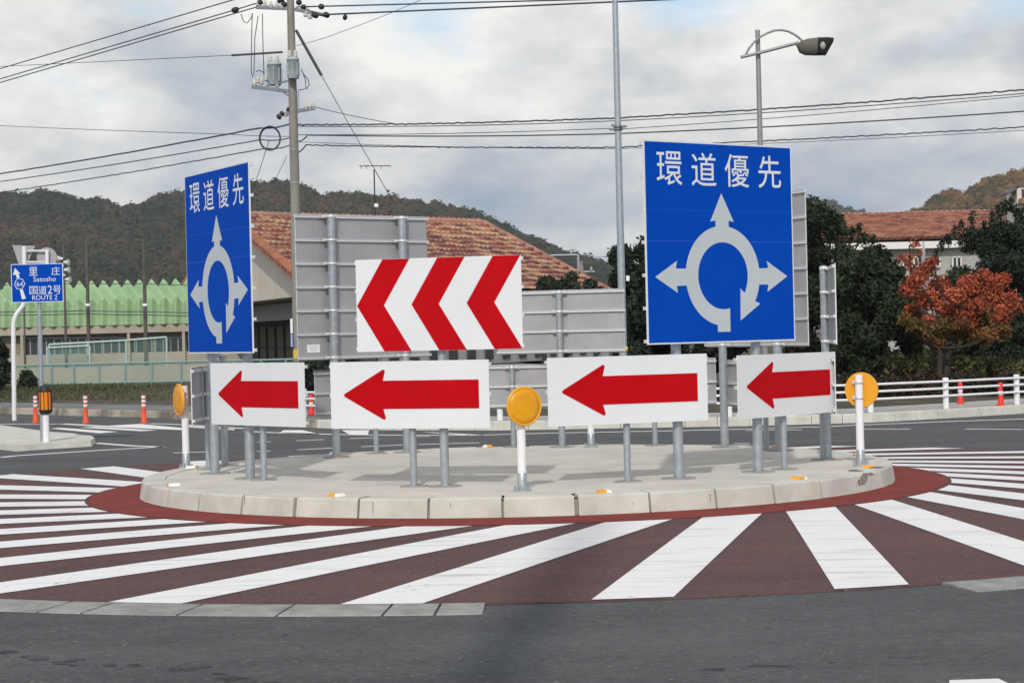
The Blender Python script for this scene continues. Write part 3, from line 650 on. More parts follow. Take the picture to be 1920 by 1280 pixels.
def cable(label, pts, r, sag=.0, wob=0, group='overhead wires on the pole', name='overhead_wire', n=26):
    pts = [Vector(p) for p in pts]; e = pts[-1]
    if e.x > 13: pts.append(e + (e - pts[-2]) * min(1.5, 25 / (e - pts[-2]).length))   # the line goes on past the picture
    if pts[0].x < -15: pts.insert(0, pts[0] + (pts[0] - pts[1]) * min(1.5, 25 / (pts[0] - pts[1]).length))
    allp = []
    for a, c in zip(pts, pts[1:]):
        q = wire(a, c, r, sag, n, wob); allp += q if not allp else q[1:]
    b = MB(); b.tube(allp, r * .82, 6); o = b.build(name, wire_m); tag(o, label, 'wire', group); return o
P_ = lambda px, py, Y: at(px, py, Y)
TY = 38.0
YL, YR = 74.0, 55.5
cable('topmost wire running left from the pole head, reaching the left edge highest up', [P_(-40, 141, YL), P_(448, -3, PY)], .022)
cable('middle wire running left from the pole head with a black clamp on it', [P_(-40, 160, YL), P_(434, 21, PY), P_(486, 5, PY)], .022)
cable('lowest of the three wires running left from the pole head', [P_(-40, 167, YL), P_(480, 14, PY)], .022)
cable('wire from the left end of the guy sleeve to the left edge', [P_(-40, 127, YL), P_(434, 104, PY)], .012)
cable('upper wire running right from the pole head past the tall thin pole', [P_(556, 13.5, PY), P_(1160, -2, YR)], .026)
cable('second wire running right from the pole head, just under the upper one', [P_(585, 29, PY), P_(1290, -2, YR)], .03)
cable('thick twisted bundle crossing the sky to the right edge, highest there', [P_(556, 234, PY), P_(1150, 221.5, 56.8), P_(1960, 165, YR - 2)], .027, .05, .018, n=90)
cable('thin wire just below the thick bundle at right', [P_(556, 237, PY), P_(1150, 227, 56.8), P_(1960, 172, YR - 2)], .016, .06)
cable('middle black cable at right, third from the top', [P_(556, 266, PY), P_(577, 253.5, PY), P_(1150, 251, 56.8), P_(1960, 206, YR - 2)], .023, .05)
cable('thin messenger wire between the middle cable and the thick bundle', [P_(556, 253, PY), P_(1144, 241, 56.8), P_(1168, 242, 56.8), P_(1960, 176, YR - 2)], .013, .05)
cable('lowest wavy cable at right, passing behind the top of the large blue sign', [P_(556, 288, PY), P_(574, 272, PY), P_(1150, 276.5, 56.8), P_(1960, 236, YR - 2)], .024, .03, .018, n=90)
cable('faint thin wire above the lowest wavy cable', [P_(556, 266, PY), P_(1150, 279, 56.8), P_(1960, 242, YR - 2)], .010, .05)
cable('thick pair of cables at left reaching the black coil from the left edge', [P_(-40, 332, YL), P_(488, 240, PY), P_(545, 232, PY)], .030, .05, .01)
cable('second cable at left, running to the middle of the black coil', [P_(-40, 346, YL), P_(490, 262, PY), P_(545, 258, PY)], .021, .05)
cable('lowest wavy cable at left, ending under the black coil', [P_(-40, 367, YL), P_(500, 278, PY), P_(545, 272, PY)], .021, .05, .012, n=60)
cable('thin nearly level wire at left above the thick pair', [P_(-40, 234, YL), P_(430, 252, PY), P_(548, 256, PY)], .012, .02)
cable('thin wire dropping from the lower cross arm to the thick bundle', [P_(591, 201, PY), P_(740, 232, PY - .5)], .013, .03)
cable('thin diagonal wire rising to the upper right of the pole head', [P_(556, 86, PY), P_(640, 60, PY), P_(790, 0, PY), P_(830, -20, PY)], .010, .03)
o = cable('black sleeve on the left guy wire beside the transformers', [P_(434, 104.2, PY), P_(530, 98, PY)], .04, name='guy_sleeve', n=4)
b = MB(); b.tube([P_(555, 57, PY), P_(603, 142, PY)], .045, 8); b.build('sleeve', wire_m, None); so = bpy.data.objects['sleeve']
b = MB(); b.tube([P_(603, 142, PY), P_(658, 240, 62), P_(738, 380, 66)], .011, 6); gw = b.build('guy_wire', wire_m); tag(gw, 'slanting guy wire with a black upper sleeve right of the pole', 'wire'); so.parent = gw
cable('pair of thin slack wires slanting down left of the pole below the coil', [P_(505, 262, PY), P_(476, 350, PY + 4)], .012, .02)
cable('thin wire slanting down just left of the pole', [P_(538, 292, PY), P_(512, 346, PY + 3)], .010, .0)
b = MB(); c = P_(506, 259.5, PY - .3); pts = []
for k in range(3):
    rr = .345 - .012 * k
    b.tube([c + Vector((rr * .92 * math.cos(t * math.pi / 20), .02 * k, rr * 1.05 * math.sin(t * math.pi / 20))) for t in range(41)], .018, 8)
tag(b.build('cable_coil', wire_m), 'black coil of spare cable hanging left of the utility pole', 'cable coil')
# tall thin steel pole behind the island
g = at(1171.5, 790, TY); base = Vector((g.x, g.y, KZ)); hh = at(1147, -40, TY).z - KZ
root = empty('steel_pole', base, 0, 'tall thin galvanised pole rising out of the picture left of the large blue sign', 'pole')
b = MB(); b.cyl((0, 0, 0), (0, 0, hh), .082, .052, 20); b.build('shaft', galv, root)
for y_, s in ((238, 1), (243, -1)):
    z = at(1152, y_, TY).z - KZ; b = MB(); b.lathe([(.07, z - .02), (.085, z - .02), (.085, z + .02), (.07, z + .02)], n=14); b.box((s * .11, -.03, z), (.12, .04, .035)); b.box((-s * .1, -.05, z + .02), (.06, .04, .05)); b.build('band_clamp', arm_m, root)
z = at(1165, 655, TY).z - KZ; b = MB(); b.lathe([(.085, z - .04), (.094, z - .04), (.094, z + .05), (.08, z + .05)], n=16); b.build('joint_band', yb, root)
z = at(1166, 522, TY).z - KZ; b = MB(); b.box((.12, 0, z), (.06, .05, .1)); b.build('small_box', sticker_m, root)
# street lamp
LY = 37.5
g = at(1437, 775, LY); base = Vector((g.x, g.y, KZ)); rel = lambda px, py, Y=LY: at(px, py, Y) - base
lamp = empty('street_lamp', base, 0, 'street lamp with curved bracket arm and big lamp head above the large blue sign', 'street lamp')
lamp_m = mat('lamp_metal', (.34, .33, .33), .5, metal=.4, color2=(.27, .26, .27), vscale=10)
hz = rel(1421, 58).z
b = MB(); b.cyl((0, 0, 0), (0, 0, hz), .066, .044, 18); b.lathe([(.049, hz - .02), (.049, hz + .01), (.02, hz + .02)], n=16); b.build('pole', lamp_m, lamp)
ax = rel(1421, 100)
def lp(px, py): q = rel(px, py); return Vector((q.x - ax.x, -.12 - .012 * (px - 1421) * .0, q.z))
b = MB(); b.tube([lp(1387, 109.5), lp(1421, 101.5), lp(1496, 82)], .030, 12); b.build('arm', lamp_m, lamp)
b = MB(); b.tube([lp(1396, 105), lp(1403, 92), lp(1413, 80), lp(1424, 71), lp(1437, 64), lp(1450, 59.5), lp(1463, 58.5), lp(1476, 61), lp(1487, 66.5), lp(1496, 73), lp(1503, 80)], .021, 10); b.build('curved_brace', lamp_m, lamp)
# head: half-barrel with open dark end
A = lp(1494, 84); B_ = lp(1556, 76); ux = (B_ - A).normalized()
def hp_(px, py, dy): q = lp(px, py); return Vector((q.x, q.y + dy, q.z))
b = MB(); secs = [(1491, 86, 88, .05), (1497, 82, 101, .16), (1508, 78, 106, .2), (1528, 75.5, 106.5, .22), (1546, 75, 106, .22), (1558, 76, 84, .2)]
vs = []; nn = 12
for px, yt, yb_, hw in secs:
    for k in range(nn + 1):
        t = math.pi * k / nn; yy = yt + (yb_ - yt) * math.sin(t) ** .8; vs.append(hp_(px, yy, -hw * math.cos(t)))
n = nn + 1
b.add(vs, [(i * n + k, i * n + k + 1, (i + 1) * n + k + 1, (i + 1) * n + k) for i in range(3) for k in range(nn)], 0, True)
b.add(vs, [(i * n + k, i * n + k + 1, (i + 1) * n + k + 1, (i + 1) * n + k) for i in range(3, 5) for k in range(nn)], 1, True)
b.add(vs, [tuple(i * n for i in range(6)) + tuple(i * n + nn for i in range(5, -1, -1))], 0); b.add(vs, [tuple(range(5 * n, 6 * n))], 1)
lens_dark = mat('lamp_glass', (.03, .035, .03), .15, spec=.6)
b.build('lamp_head', [mat('lamp_head_metal', (.20, .19, .16), .5, metal=.3), lens_dark], lamp)
b = MB(); q = hp_(1537, 92, -.235); b.lathe([(.02, -.06), (.05, -.03), (.055, .03), (.02, .08)], q, 10); b.build('bulb', mat('bulb_glass', (.35, .38, .3), .2), lamp)
# the utility pole behind the photographer whose soft shadow lies across the near road
b = MB(); b.cyl((-1.55, -1.6, ROADZ), (-1.55, -1.6, 13.5), .20, .15, 18); o = b.build('utility_pole', polecon); tag(o, 'plain concrete pole behind the camera, only its soft shadow on the near road seen', 'utility pole')

# ------------------------------------------------------------------ buildings
roof_m = bpy.data.materials.new('clay_roof_tiles'); roof_m.use_nodes = True; t = roof_m.node_tree; bs = t.nodes['Principled BSDF']; bs.inputs['Roughness'].default_value = .7
uv = N(t, 'ShaderNodeUVMap'); br = N(t, 'ShaderNodeTexBrick'); br.inputs['Scale'].default_value = 1; br.offset = .5
br.inputs['Brick Width'].default_value = .62; br.inputs['Row Height'].default_value = .5; br.inputs['Mortar Size'].default_value = .0
br.inputs['Color1'].default_value = (0, 0, 0, 1); br.inputs['Color2'].default_value = (1, 1, 1, 1); br.inputs['Mortar'].default_value = (.1, .1, .1, 1); br.inputs['Bias'].default_value = 0
t.links.new(uv.outputs[0], br.inputs['Vector'])
rp = ramp(t, [(0, (.19, .105, .11)), (.20, (.27, .12, .105)), (.34, (.36, .14, .11)), (.58, (.42, .20, .145)), (.74, (.52, .33, .20)), (1, (.58, .40, .25))])
t.links.new(br.outputs[0], rp.inputs[0]); t.links.new(rp.outputs[0], bs.inputs['Base Color'])
roof_m2 = roof_m.copy(); roof_m2.name = 'brown_roof_tiles'
for n_ in roof_m2.node_tree.nodes:
    if n_.type == 'TEX_BRICK': n_.inputs['Brick Width'].default_value = .4
    if n_.type == 'VALTORGB':
        for e, c in zip(n_.color_ramp.elements, ((.22, .10, .075), (.26, .11, .085), (.34, .14, .10), (.38, .17, .12), (.42, .21, .14), (.46, .25, .16))): e.color = (*c, 1)
def tile_roof(name, quad, rows, cols, parent, m, amp=.07, tw=.55):  # quad: bottom left, bottom right, top right, top left
    bl_, br2, tr2, tl_ = (Vector(p) for p in quad); nrm = (br2 - bl_).cross(tl_ - bl_).normalized()
    if nrm.z < 0: nrm = -nrm
    vs = []; uvs = []; fs = []
    for i in range(rows):
        for e in (0, 1):
            v = (i + e) / rows
            a, c = bl_.lerp(tl_, v), br2.lerp(tr2, v); ln = (c - a).length; u0 = (a - bl_).dot((br2 - bl_).normalized())
            for k in range(cols + 1):
                u = k / cols; s = u0 + u * ln
                wave = amp * abs(math.sin(math.pi * s / tw)) 
                vs.append(a.lerp(c, u) + nrm * (wave + (.19 if e == 0 else .0))); uvs.append((s, (i + .5) * .5 + .001))
    n = cols + 1
    for i in range(rows):
        o = 2 * i * n
        fs += [(o + k, o + k + 1, o + n + k + 1, o + n + k) for k in range(cols)]
        if i: fs += [(o - n + k, o - n + k + 1, o + k + 1, o + k) for k in range(cols)]
    b = MB(); b.add(vs, fs); ob = b.build(name, m, parent); l = ob.data.uv_layers.new(name='UVMap')
    idx = np.zeros(len(ob.data.loops), dtype=np.int32); ob.data.loops.foreach_get('vertex_index', idx)
    l.data.foreach_set('uv', np.array(uvs, dtype=np.float32)[idx].ravel()); return ob
wall_m = mat('rendered_wall', (.70, .635, .55), .9, color2=(.62, .56, .485), vscale=.4, detail=8)
trim_white = mat('painted_trim', (.78, .78, .74), .7)
dark_in = mat('dark_opening', (.035, .032, .03), .8)
glass_m = mat('window_glass', (.04, .05, .055), .12, spec=.6)
brown_door = mat('brown_door', (.10, .085, .07), .7, color2=(.08, .068, .055), vscale=2)
# hall with the hipped tile roof
LC, AP, RC = Vector((-19.8, 117, 3.62)), Vector((-14.0, 99.7, 7.75)), Vector((-8.2, 82.4, 3.62)); RE = at(905, 420, 112.3); HC = at(1150, 552, 111.8)
bk = LC + (HC - RC) * .9
hall = empty('tiled_hall', (RC.x, RC.y, 0), 0, 'large hall with a mottled clay tile roof and beige gable behind the signs', 'building')
hr = Vector((RC.x, RC.y, 0)); H = lambda p: Vector(p) - hr
# the roof's lower edge is set out from the walls
tile_roof('roof', (H(RC), H(HC), H(RE), H(AP)), 15, 420, hall, roof_m, .075, .42)
b = MB()
for p, q, k_ in ((H(RE), H(HC), 60), (H(AP), H(RE), 46)):
    for i in range(k_):
        c0_ = p.lerp(q, i / k_); c1_ = p.lerp(q, (i + .96) / k_); b.tube([c0_ + Vector((0, 0, .12)), c1_ + Vector((0, 0, .06))], [.20, .17], 8)
b.build('ridge_tiles', mat('ridge_terracotta', (.44, .23, .16), .75, var=.25, vscale=1.2), hall)
b = MB(); b.add([H(LC), H(AP), H(RE), H(bk), H(HC)], [(3, 0, 1, 2)]); b.add([H(HC), H(bk), H(RE)], [(0, 1, 2)]); b.build('roof', mat('plain_roof', (.3, .13, .09), .8), hall)
b = MB(); off_g = Vector((-.15, -.08, 0))
for p, q in ((LC, AP), (AP, RC)): b.bar(H(p) + off_g, H(q) + off_g, .35, .28)
for k in range(30):
    q = H(AP).lerp(H(RC), k / 30) + off_g + Vector((0, 0, .16)); b.box(q, (.45, .5, .14), rz=.3)
b.build('verge_tiles', mat('verge_terracotta', (.40, .17, .10), .75, var=.25, vscale=1.5), hall)
zi = 1.55 + 1.82
gin = Vector((.25, .1, 0))
def g_at(t, z): q = LC.lerp(RC, t); return H(Vector((q.x, q.y, z))) + gin
b = MB(); b.add([g_at(.0, zi), g_at(1, zi), g_at(1, 3.5), H(AP) + gin - Vector((0, 0, .12)), g_at(0, 3.5)], [(0, 1, 2, 3, 4)])
b.add([g_at(0, zi), g_at(1, zi), g_at(1, zi) + Vector((1.8, .7, 0)), g_at(0, zi) + Vector((1.8, .7, 0))], [(0, 1, 2, 3)])
b.build('gable_wall', wall_m, hall)
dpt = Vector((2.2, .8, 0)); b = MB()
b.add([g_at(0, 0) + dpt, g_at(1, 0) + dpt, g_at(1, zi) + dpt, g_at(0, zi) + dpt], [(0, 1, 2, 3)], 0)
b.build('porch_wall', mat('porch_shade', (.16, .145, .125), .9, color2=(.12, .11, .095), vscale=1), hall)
b = MB(); b.add([g_at(.0, zi - .95) + dpt * .4, g_at(1, zi - .95) + dpt * .4, g_at(1, zi - .15) + dpt * .4, g_at(0, zi - .15) + dpt * .4], [(0, 1, 2, 3)]); b.build('porch_beam', mat('porch_beam_grey', (.22, .21, .20), .85), hall)
for k in range(14):
    b = MB(); t0, t1 = .1 + k * .06, .1 + k * .06 + .055; d2 = dpt * .97
    b.add([g_at(t0, .15) + d2, g_at(t1, .15) + d2, g_at(t1, 2.3) + d2, g_at(t0, 2.3) + d2], [(0, 1, 2, 3)])
    e = dpt * .95
    for z in (.15, 1.1, 2.25): b.bar(g_at(t0, z) + e, g_at(t1, z) + e, .03, .07, 1)
    for q in (t0, t1): b.bar(g_at(q, .15) + e, g_at(q, 2.3) + e, .03, .08, 1)
    b.build('door', [brown_door, dark_in], hall)
fin = Vector((-.3, .5, 0))
b = MB(); a0_, a1_ = H(RC) + fin, H(HC) + fin
b.add([(a0_.x, a0_.y, 0), (a1_.x, a1_.y, 0), (a1_.x, a1_.y, 3.6), (a0_.x, a0_.y, 3.6)], [(0, 1, 2, 3)]); b.build('front_wall', mat('pale_wall', (.50, .50, .49), .9, color2=(.42, .42, .41), vscale=.5), hall)
for k in range(16):
    q0 = a0_.lerp(a1_, .03 + k * .06) + Vector((.06, -.03, 0)); q1 = a0_.lerp(a1_, .03 + k * .06 + .028) + Vector((.06, -.03, 0)); b = MB()
    b.add([(q0.x, q0.y, .3), (q1.x, q1.y, .3), (q1.x, q1.y, 2.4), (q0.x, q0.y, 2.4)], [(0, 1, 2, 3)]); b.bar((q0.x, q0.y - .02, 1.4), (q1.x, q1.y - .02, 1.4), .03, .06, 1); b.build('window', [glass_m, trim_white], hall)
b = MB(); b.bar(H(RC) + Vector((.1, -.05, -.1)), H(HC) + Vector((.1, -.05, -.1)), .2, .22); b.build('gutter', trim_white, hall)
# antenna on the hall roof
g = at(705, 470, 104); ant = empty('television_antenna', g, 0, 'television antenna on a thin mast above the grey sign back', 'antenna')
rel = lambda px, py: at(px, py, 104) - g
b = MB(); b.cyl((0, 0, -2), (0, 0, rel(703, 318).z), .035, n=8); b.build('mast', black_m, ant)
b = MB(); b.bar(rel(676, 311.5), rel(732, 311), .05, .05)
for px in (677, 686, 692, 700, 708, 716, 724, 731): q = rel(px, 311.2); b.bar(q + Vector((-.05, -.35, .0)), q + Vector((.05, .35, 0)), .03, .03)
for px in (677, 687, 714): q = rel(px, 312); b.bar(q, q - Vector((0, 0, .14)), .04, .04)
b.build('yagi_beam', arm_m, ant)
b = MB(); b.box(rel(705.5, 385), (.2, .15, .18)); b.build('booster_box', sticker_m, ant)
b = MB(); b.tube([rel(704, 322), rel(741, 384)], .012, 5); b.box(rel(728, 358), (.12, .1, .12)); b.build('guy_wire', wire_m, ant)

# green folded-plate roof building
GY = 108.0
g = at(120, 690, GY); gb = empty('green_roof_hall', (g.x, g.y, 0), 0, 'low hall with a green folded metal roof at the left edge', 'building')
gr0 = gb.location.copy(); rel = lambda px, py, Y=GY: at(px, py, Y) - gr0
green_m = mat('green_metal_roof', (.355, .515, .295), .6, color2=(.275, .425, .235), vscale=.5, detail=8, stretch=(1, 1, 2), spec=.4)
zt, zm, zb_ = rel(150, 527).z, rel(150, 563).z, rel(150, 611).z
pit = 23.0 * GY / F; x0 = rel(-60, 600).x; nf = int((rel(470, 600).x - x0) / pit) + 1
b = MB(); vs = []; prof2 = [(zt, 2.2, -1.05), (zm, .35, 0), (zm - .08, .0, 0), (zb_, -.1, 0)]
fold = [(-.5, 0), (-.36, .10), (-.10, .46), (0, .5), (.10, .46), (.36, .10)]
cols_ = [(k + u, d) for k in range(nf) for u, d in fold] + [(nf - .5, 0)]
for z, dy, dx in prof2:
    for u, d in cols_:
        x = x0 + u * pit + dx
        if z >= zm: vs.append((x, dy, z + (d - .4) * .85))
        else: vs.append((x, dy - d * .55, z + ((d - .4) * .75 if z > zb_ + .1 else 0)))
n = len(cols_)
b.add(vs, [(i * n + k, i * n + k + 1, (i + 1) * n + k + 1, (i + 1) * n + k) for i in range(3) for k in range(n - 1)])
b.build('roof', green_m, gb)
xa, xb = x0 - 1, x0 + nf * pit
tan_m = mat('tan_wall', (.44, .40, .32), .9, color2=(.36, .33, .27), vscale=.5)
b = MB(); zb1 = rel(150, 612).z; zb2 = rel(150, 626).z
b.box(((xa + xb) / 2, .1, (zb1 + zb2) / 2), (xb - xa, .5, zb1 - zb2)); b.build('eaves_beam', tan_m, gb)
b = MB(); b.box(((xa + xb) / 2, 3.2, zb1 / 2), (xb - xa, 5.5, zb1 - .02)); b.build('wall', mat('olive_wall', (.28, .25, .195), .9, color2=(.23, .205, .16), vscale=.5), gb)
b = MB(); zs = rel(150, 663).z; b.box(((xa + xb) / 2, .25, zs / 2), (xb - xa, .4, zs)); b.build('base_wall', tan_m, gb)
for px in (40, 70, 100, 130, 160, 192, 222, 254, 290, 318, 348):
    a, c = rel(px, 660), rel(px + 28, 633); b = MB(); b.box(((a.x + c.x) / 2, .42, (zs + .02 + c.z) / 2), (c.x - a.x, .06, c.z - zs)); w_ = b.build('window', glass_m, gb)
    b = MB()
    for q in (0, .5, 1): b.box((a.x + (c.x - a.x) * q, .37, (zs + c.z) / 2), (.05, .05, c.z - zs))
    b.box(((a.x + c.x) / 2, .37, c.z), (c.x - a.x, .05, .06)); b.build('frame', alu, w_)
for px in (42, 242, 345): q = rel(px, 640); b = MB(); b.box((q.x, -.05, zb2 / 2 + .02), (.16, .16, zb2)); b.build('column', tan_m, gb)

# buildings at right
RY = 92.0
g = at(1700, 520, RY); rb = empty('tiled_house', (g.x, g.y, 0), 0, 'building with a red brown tile roof and white fascia between the trees at right', 'building'); r0 = rb.location.copy()
rel = lambda px, py, Y=RY: at(px, py, Y) - r0
bl_, br2 = rel(1540, 458), rel(1905, 448); zE = rel(1700, 452).z; zR = rel(1715, 404).z
tile_roof('roof', ((bl_.x, 0, zE), (br2.x, 0, zE), (br2.x + .2, 5, zR + .3), (bl_.x + .2, 5, zR + .3)), 22, 260, rb, roof_m2, .04, .3)
b = MB()
for i in range(34):
    q = Vector((bl_.x + (br2.x - bl_.x) * i / 34, 5, zR + .36)); b.tube([q, q + Vector(((br2.x - bl_.x) / 36, 0, 0))], [.13, .10], 8)
b.build('ridge_tiles', mat('pale_ridge_tiles', (.52, .30, .22), .75, var=.3, vscale=2), rb)
b = MB(); b.add([(bl_.x, 10, zE), (br2.x, 10, zE), (br2.x + .2, 5, zR + .28), (bl_.x + .2, 5, zR + .28)], [(0, 1, 2, 3)]); b.build('roof', roof_m2, rb)
b = MB(); z1 = rel(1700, 465).z; b.box(((bl_.x + br2.x) / 2, .15, (zE + z1) / 2 - .03), (br2.x - bl_.x, .3, zE - z1)); b.build('fascia', trim_white, rb)
b = MB(); b.box(((bl_.x + br2.x) / 2, 5.2, z1 / 2), (br2.x - bl_.x - .4, 9.4, z1 - .03)); b.build('wall', mat('cream_wall', (.46, .45, .42), .9, color2=(.40, .39, .36), vscale=.4), rb)
for px in (1620, 1660, 1697, 1717, 1750, 1790):
    a, c = rel(px, 500), rel(px + 15, 481); b = MB(); b.box(((a.x + c.x) / 2, .44, (a.z + c.z) / 2), (c.x - a.x, .1, c.z - a.z)); w_ = b.build('window', glass_m, rb)
    b = MB(); 
    for q in (0, .5, 1): b.box((a.x + (c.x - a.x) * q, .38, (a.z + c.z) / 2), (.06, .06, c.z - a.z + .05))
    for z in (a.z, c.z): b.box(((a.x + c.x) / 2, .38, z), (c.x - a.x, .06, .06))
    b.build('frame', trim_white, w_)
b = MB(); q = rel(1732, 480); b.cyl((q.x, .1, 0), (q.x, .1, rel(1732, 452).z), .11, n=12); b.build('downpipe', mat('pipe_grey', (.35, .36, .38), .6), rb)
g = at(1915, 395, 130); hb = empty('small_house', (g.x + .6, g.y, 0), 0, 'upper corner of a beige house at the far right edge above the trees', 'building'); r0 = hb.location.copy()
rel = lambda px, py, Y=130: at(px, py, Y) - r0
a, c = rel(1908, 410), rel(1965, 349); b = MB(); b.box(((a.x + c.x) / 2, 1.4, c.z / 2), (c.x - a.x, 2.8, c.z)); b.build('wall', wall_m, hb)
b = MB(); q0, q1 = rel(1890, 362), rel(1910, 349); b.plate([(q0.x, q0.z - .12), (q1.x, q1.z - .12), (q1.x, q1.z + .06), (q0.x, q0.z + .06)], .0, 1.6); b.box(((a.x + c.x) / 2 + .3, 1.4, c.z + .06), (c.x - a.x + .5, 3, .12)); b.build('roof', mat('grey_tiles', (.12, .11, .11), .7), hb)
b = MB(); q = rel(1917, 365); b.box((q.x + .2, -.03, q.z), (.5, .06, .7)); b.build('window', glass_m, hb)
b = MB(); b.plate([(a.x + .02, rel(1908, 383).z), (a.x + .1, rel(1908, 373).z), (c.x, rel(1908, 373).z), (c.x, rel(1908, 383).z)], -.9, -.02); b.build('porch_roof', mat('tile_brown', (.3, .15, .1), .7), hb)

# ------------------------------------------------------------------ left background: net frames, fence, thin poles
teal = mat('teal_pipe', (.22, .36, .35), .5, color2=(.17, .29, .28), vscale=6); dpole = mat('dark_pole', (.13, .115, .095), .8, color2=(.10, .09, .075), vscale=4)
FY = 66.0
g = at(180, 738, FY); teal_pale = mat('pale_teal_pipe', (.40, .52, .48), .5)
fr = empty('mesh_fence', (g.x, g.y, .1), 0, 'low teal pipe and mesh fence above the grass bank at left', 'fence'); r0 = fr.location.copy()
rel = lambda px, py, Y=FY: at(px, py, Y) - r0
zt_ = rel(180, 682).z
mesh_mat = bpy.data.materials.new('wire_mesh'); mesh_mat.use_nodes = True; t = mesh_mat.node_tree; bs = t.nodes['Principled BSDF']; bs.inputs['Base Color'].default_value = (.16, .30, .26, 1)
tcn = N(t, 'ShaderNodeTexCoord'); mp = N(t, 'ShaderNodeMapping'); mp.inputs['Rotation'].default_value = (0, R(45), 0); t.links.new(tcn.outputs['Object'], mp.inputs[0])
ck = []
for ax_ in 'XZ':
    wv = N(t, 'ShaderNodeTexWave'); wv.bands_direction = ax_; wv.inputs['Scale'].default_value = 5.5; t.links.new(mp.outputs[0], wv.inputs['Vector']); ck.append(math_n(t, 'GREATER_THAN', wv.outputs[0], .95))
t.links.new(math_n(t, 'MAXIMUM', ck[0], ck[1]), bs.inputs['Alpha'])
b = MB()
x_l, x_r = rel(-30, 700).x, rel(575, 700).x
b.tube([(x_l, 0, zt_), (x_r, 0, zt_)], .035, 8); b.tube([(x_l, 0, .12), (x_r, 0, .12)], .03, 8); b.build('rail', teal, fr)
for px in (14, 53, 97, 139, 186, 235, 285, 340, 392, 440, 490, 536): x = rel(px, 700).x; b = MB(); b.cyl((x, 0, -.3), (x, 0, zt_ + .02), .038, n=10); b.build('fence_post', teal, fr)
b = MB(); b.add([(x_l, .03, .12), (x_r, .03, .12), (x_r, .03, zt_), (x_l, .03, zt_)], [(0, 1, 2, 3)]); b.build('mesh', mesh_mat, fr)
wy = 71.0
b = MB(); q0, q1 = at(-40, 720, wy), at(560, 700, wy); zc = at(150, 689, wy).z; b.box(((q0.x + q1.x) / 2, wy, zc / 2), (q1.x - q0.x, .25, zc)); o = b.build('garden_wall', tan_m); tag(o, 'plain beige low wall behind the teal mesh fence at left', 'wall')
def net_frame(label, pxs, ytops, ybot, Y):
    g = at(pxs[0], ybot, Y); root = empty('net_frame', (g.x, g.y, .1), 0, label, 'sports net'); rel = lambda px, py: at(px, py, Y) - root.location
    b = MB(); tops = [rel(p, y) for p, y in zip(pxs, ytops)]
    b.tube(tops, .04, 8)
    for tp in tops: b.cyl((tp.x, 0, -.1), (tp.x, 0, tp.z), .04, n=8)
    b.build('frame', teal_pale, root)
    b = MB(); b.add([(tp.x, .05, .3) for tp in tops] + [(tp.x, .05, tp.z) for tp in tops], [(i, i + 1, len(tops) + i + 1, len(tops) + i) for i in range(len(tops) - 1)]); b.build('net', mesh_mat, root)
net_frame('tall teal net frame with a slanting top bar in front of the green roofed hall', [92, 165, 236, 312], [646, 642, 638, 632], 720, 73)
net_frame('lower pale teal goal frame standing in front of the taller net frame', [88, 168], [652, 648], 720, 72.4)
for px, py, Y, lb in ((163, 450, 78, 'tall thin dark pole standing behind the blue direction sign, left of its pair'), (270, 450, 78, 'tall thin dark pole nearest the narrow blue sign at left'), (43, 448, 95, 'very thin mast poking up above the triangular sign back'), (276 - 8000, 0, 0, '')):
    if px < 0: continue
    g = at(px + 5, 700, Y); top_ = at(px, py, Y); root = empty('thin_pole', (g.x, Y, .1), 0, lb, 'pole', 'thin poles by the green roofed hall')
    b = MB(); b.cyl((0, 0, 0), (0, 0, top_.z - .1), .085 if Y < 90 else .05, .06 if Y < 90 else .03, 10); b.build('shaft', dpole, root)
    if Y < 90: z = at(px, 577, Y).z; b = MB(); b.lathe([(.08, z - .06), (.1, z - .06), (.1, z + .06), (.08, z + .06)], n=10); b.build('band', sticker_m, root)
# loudspeaker pole
SPY = 84; g = at(125, 700, SPY); root = empty('loudspeaker_pole', (g.x, SPY, .1), 0, 'pole with a stack of white horn loudspeakers beside the blue direction sign', 'loudspeaker'); rel = lambda px, py: at(px, py, SPY) - root.location
b = MB(); b.cyl((0, 0, 0), (0, 0, rel(122, 456).z), .07, .03, 10); b.build('pole', dpole, root)
for k, (px, py) in enumerate(((118, 485), (121, 492), (119, 499), (122, 506), (122, 516), (124, 524))):
    q = rel(px, py); d = -1 if k % 2 == 0 else 1; b = MB(); b.tube([(q.x - d * .02, -.08, q.z), (q.x + d * .1, -.1, q.z), (q.x + d * .2, -.12, q.z)], [.05, .07, .14], 12); b.build('horn', trim_white, root)
# low wires across the green hall
for lb, y_, r_ in (('thin wire across the green roof, along its ridge line', 531, .018), ('upper of two wires across the green fascia', 582, .022), ('lower of two wires across the green fascia', 588, .022)):
    cable(lb, [at(-40, y_ + 3, 78), at(163, y_, 77.8), at(270, y_ + (1 if y_ < 560 else 2), 77.8), at(420, y_ + 4, 77.8)], r_, .02, 0, 'thin wires across the green hall', n=10)
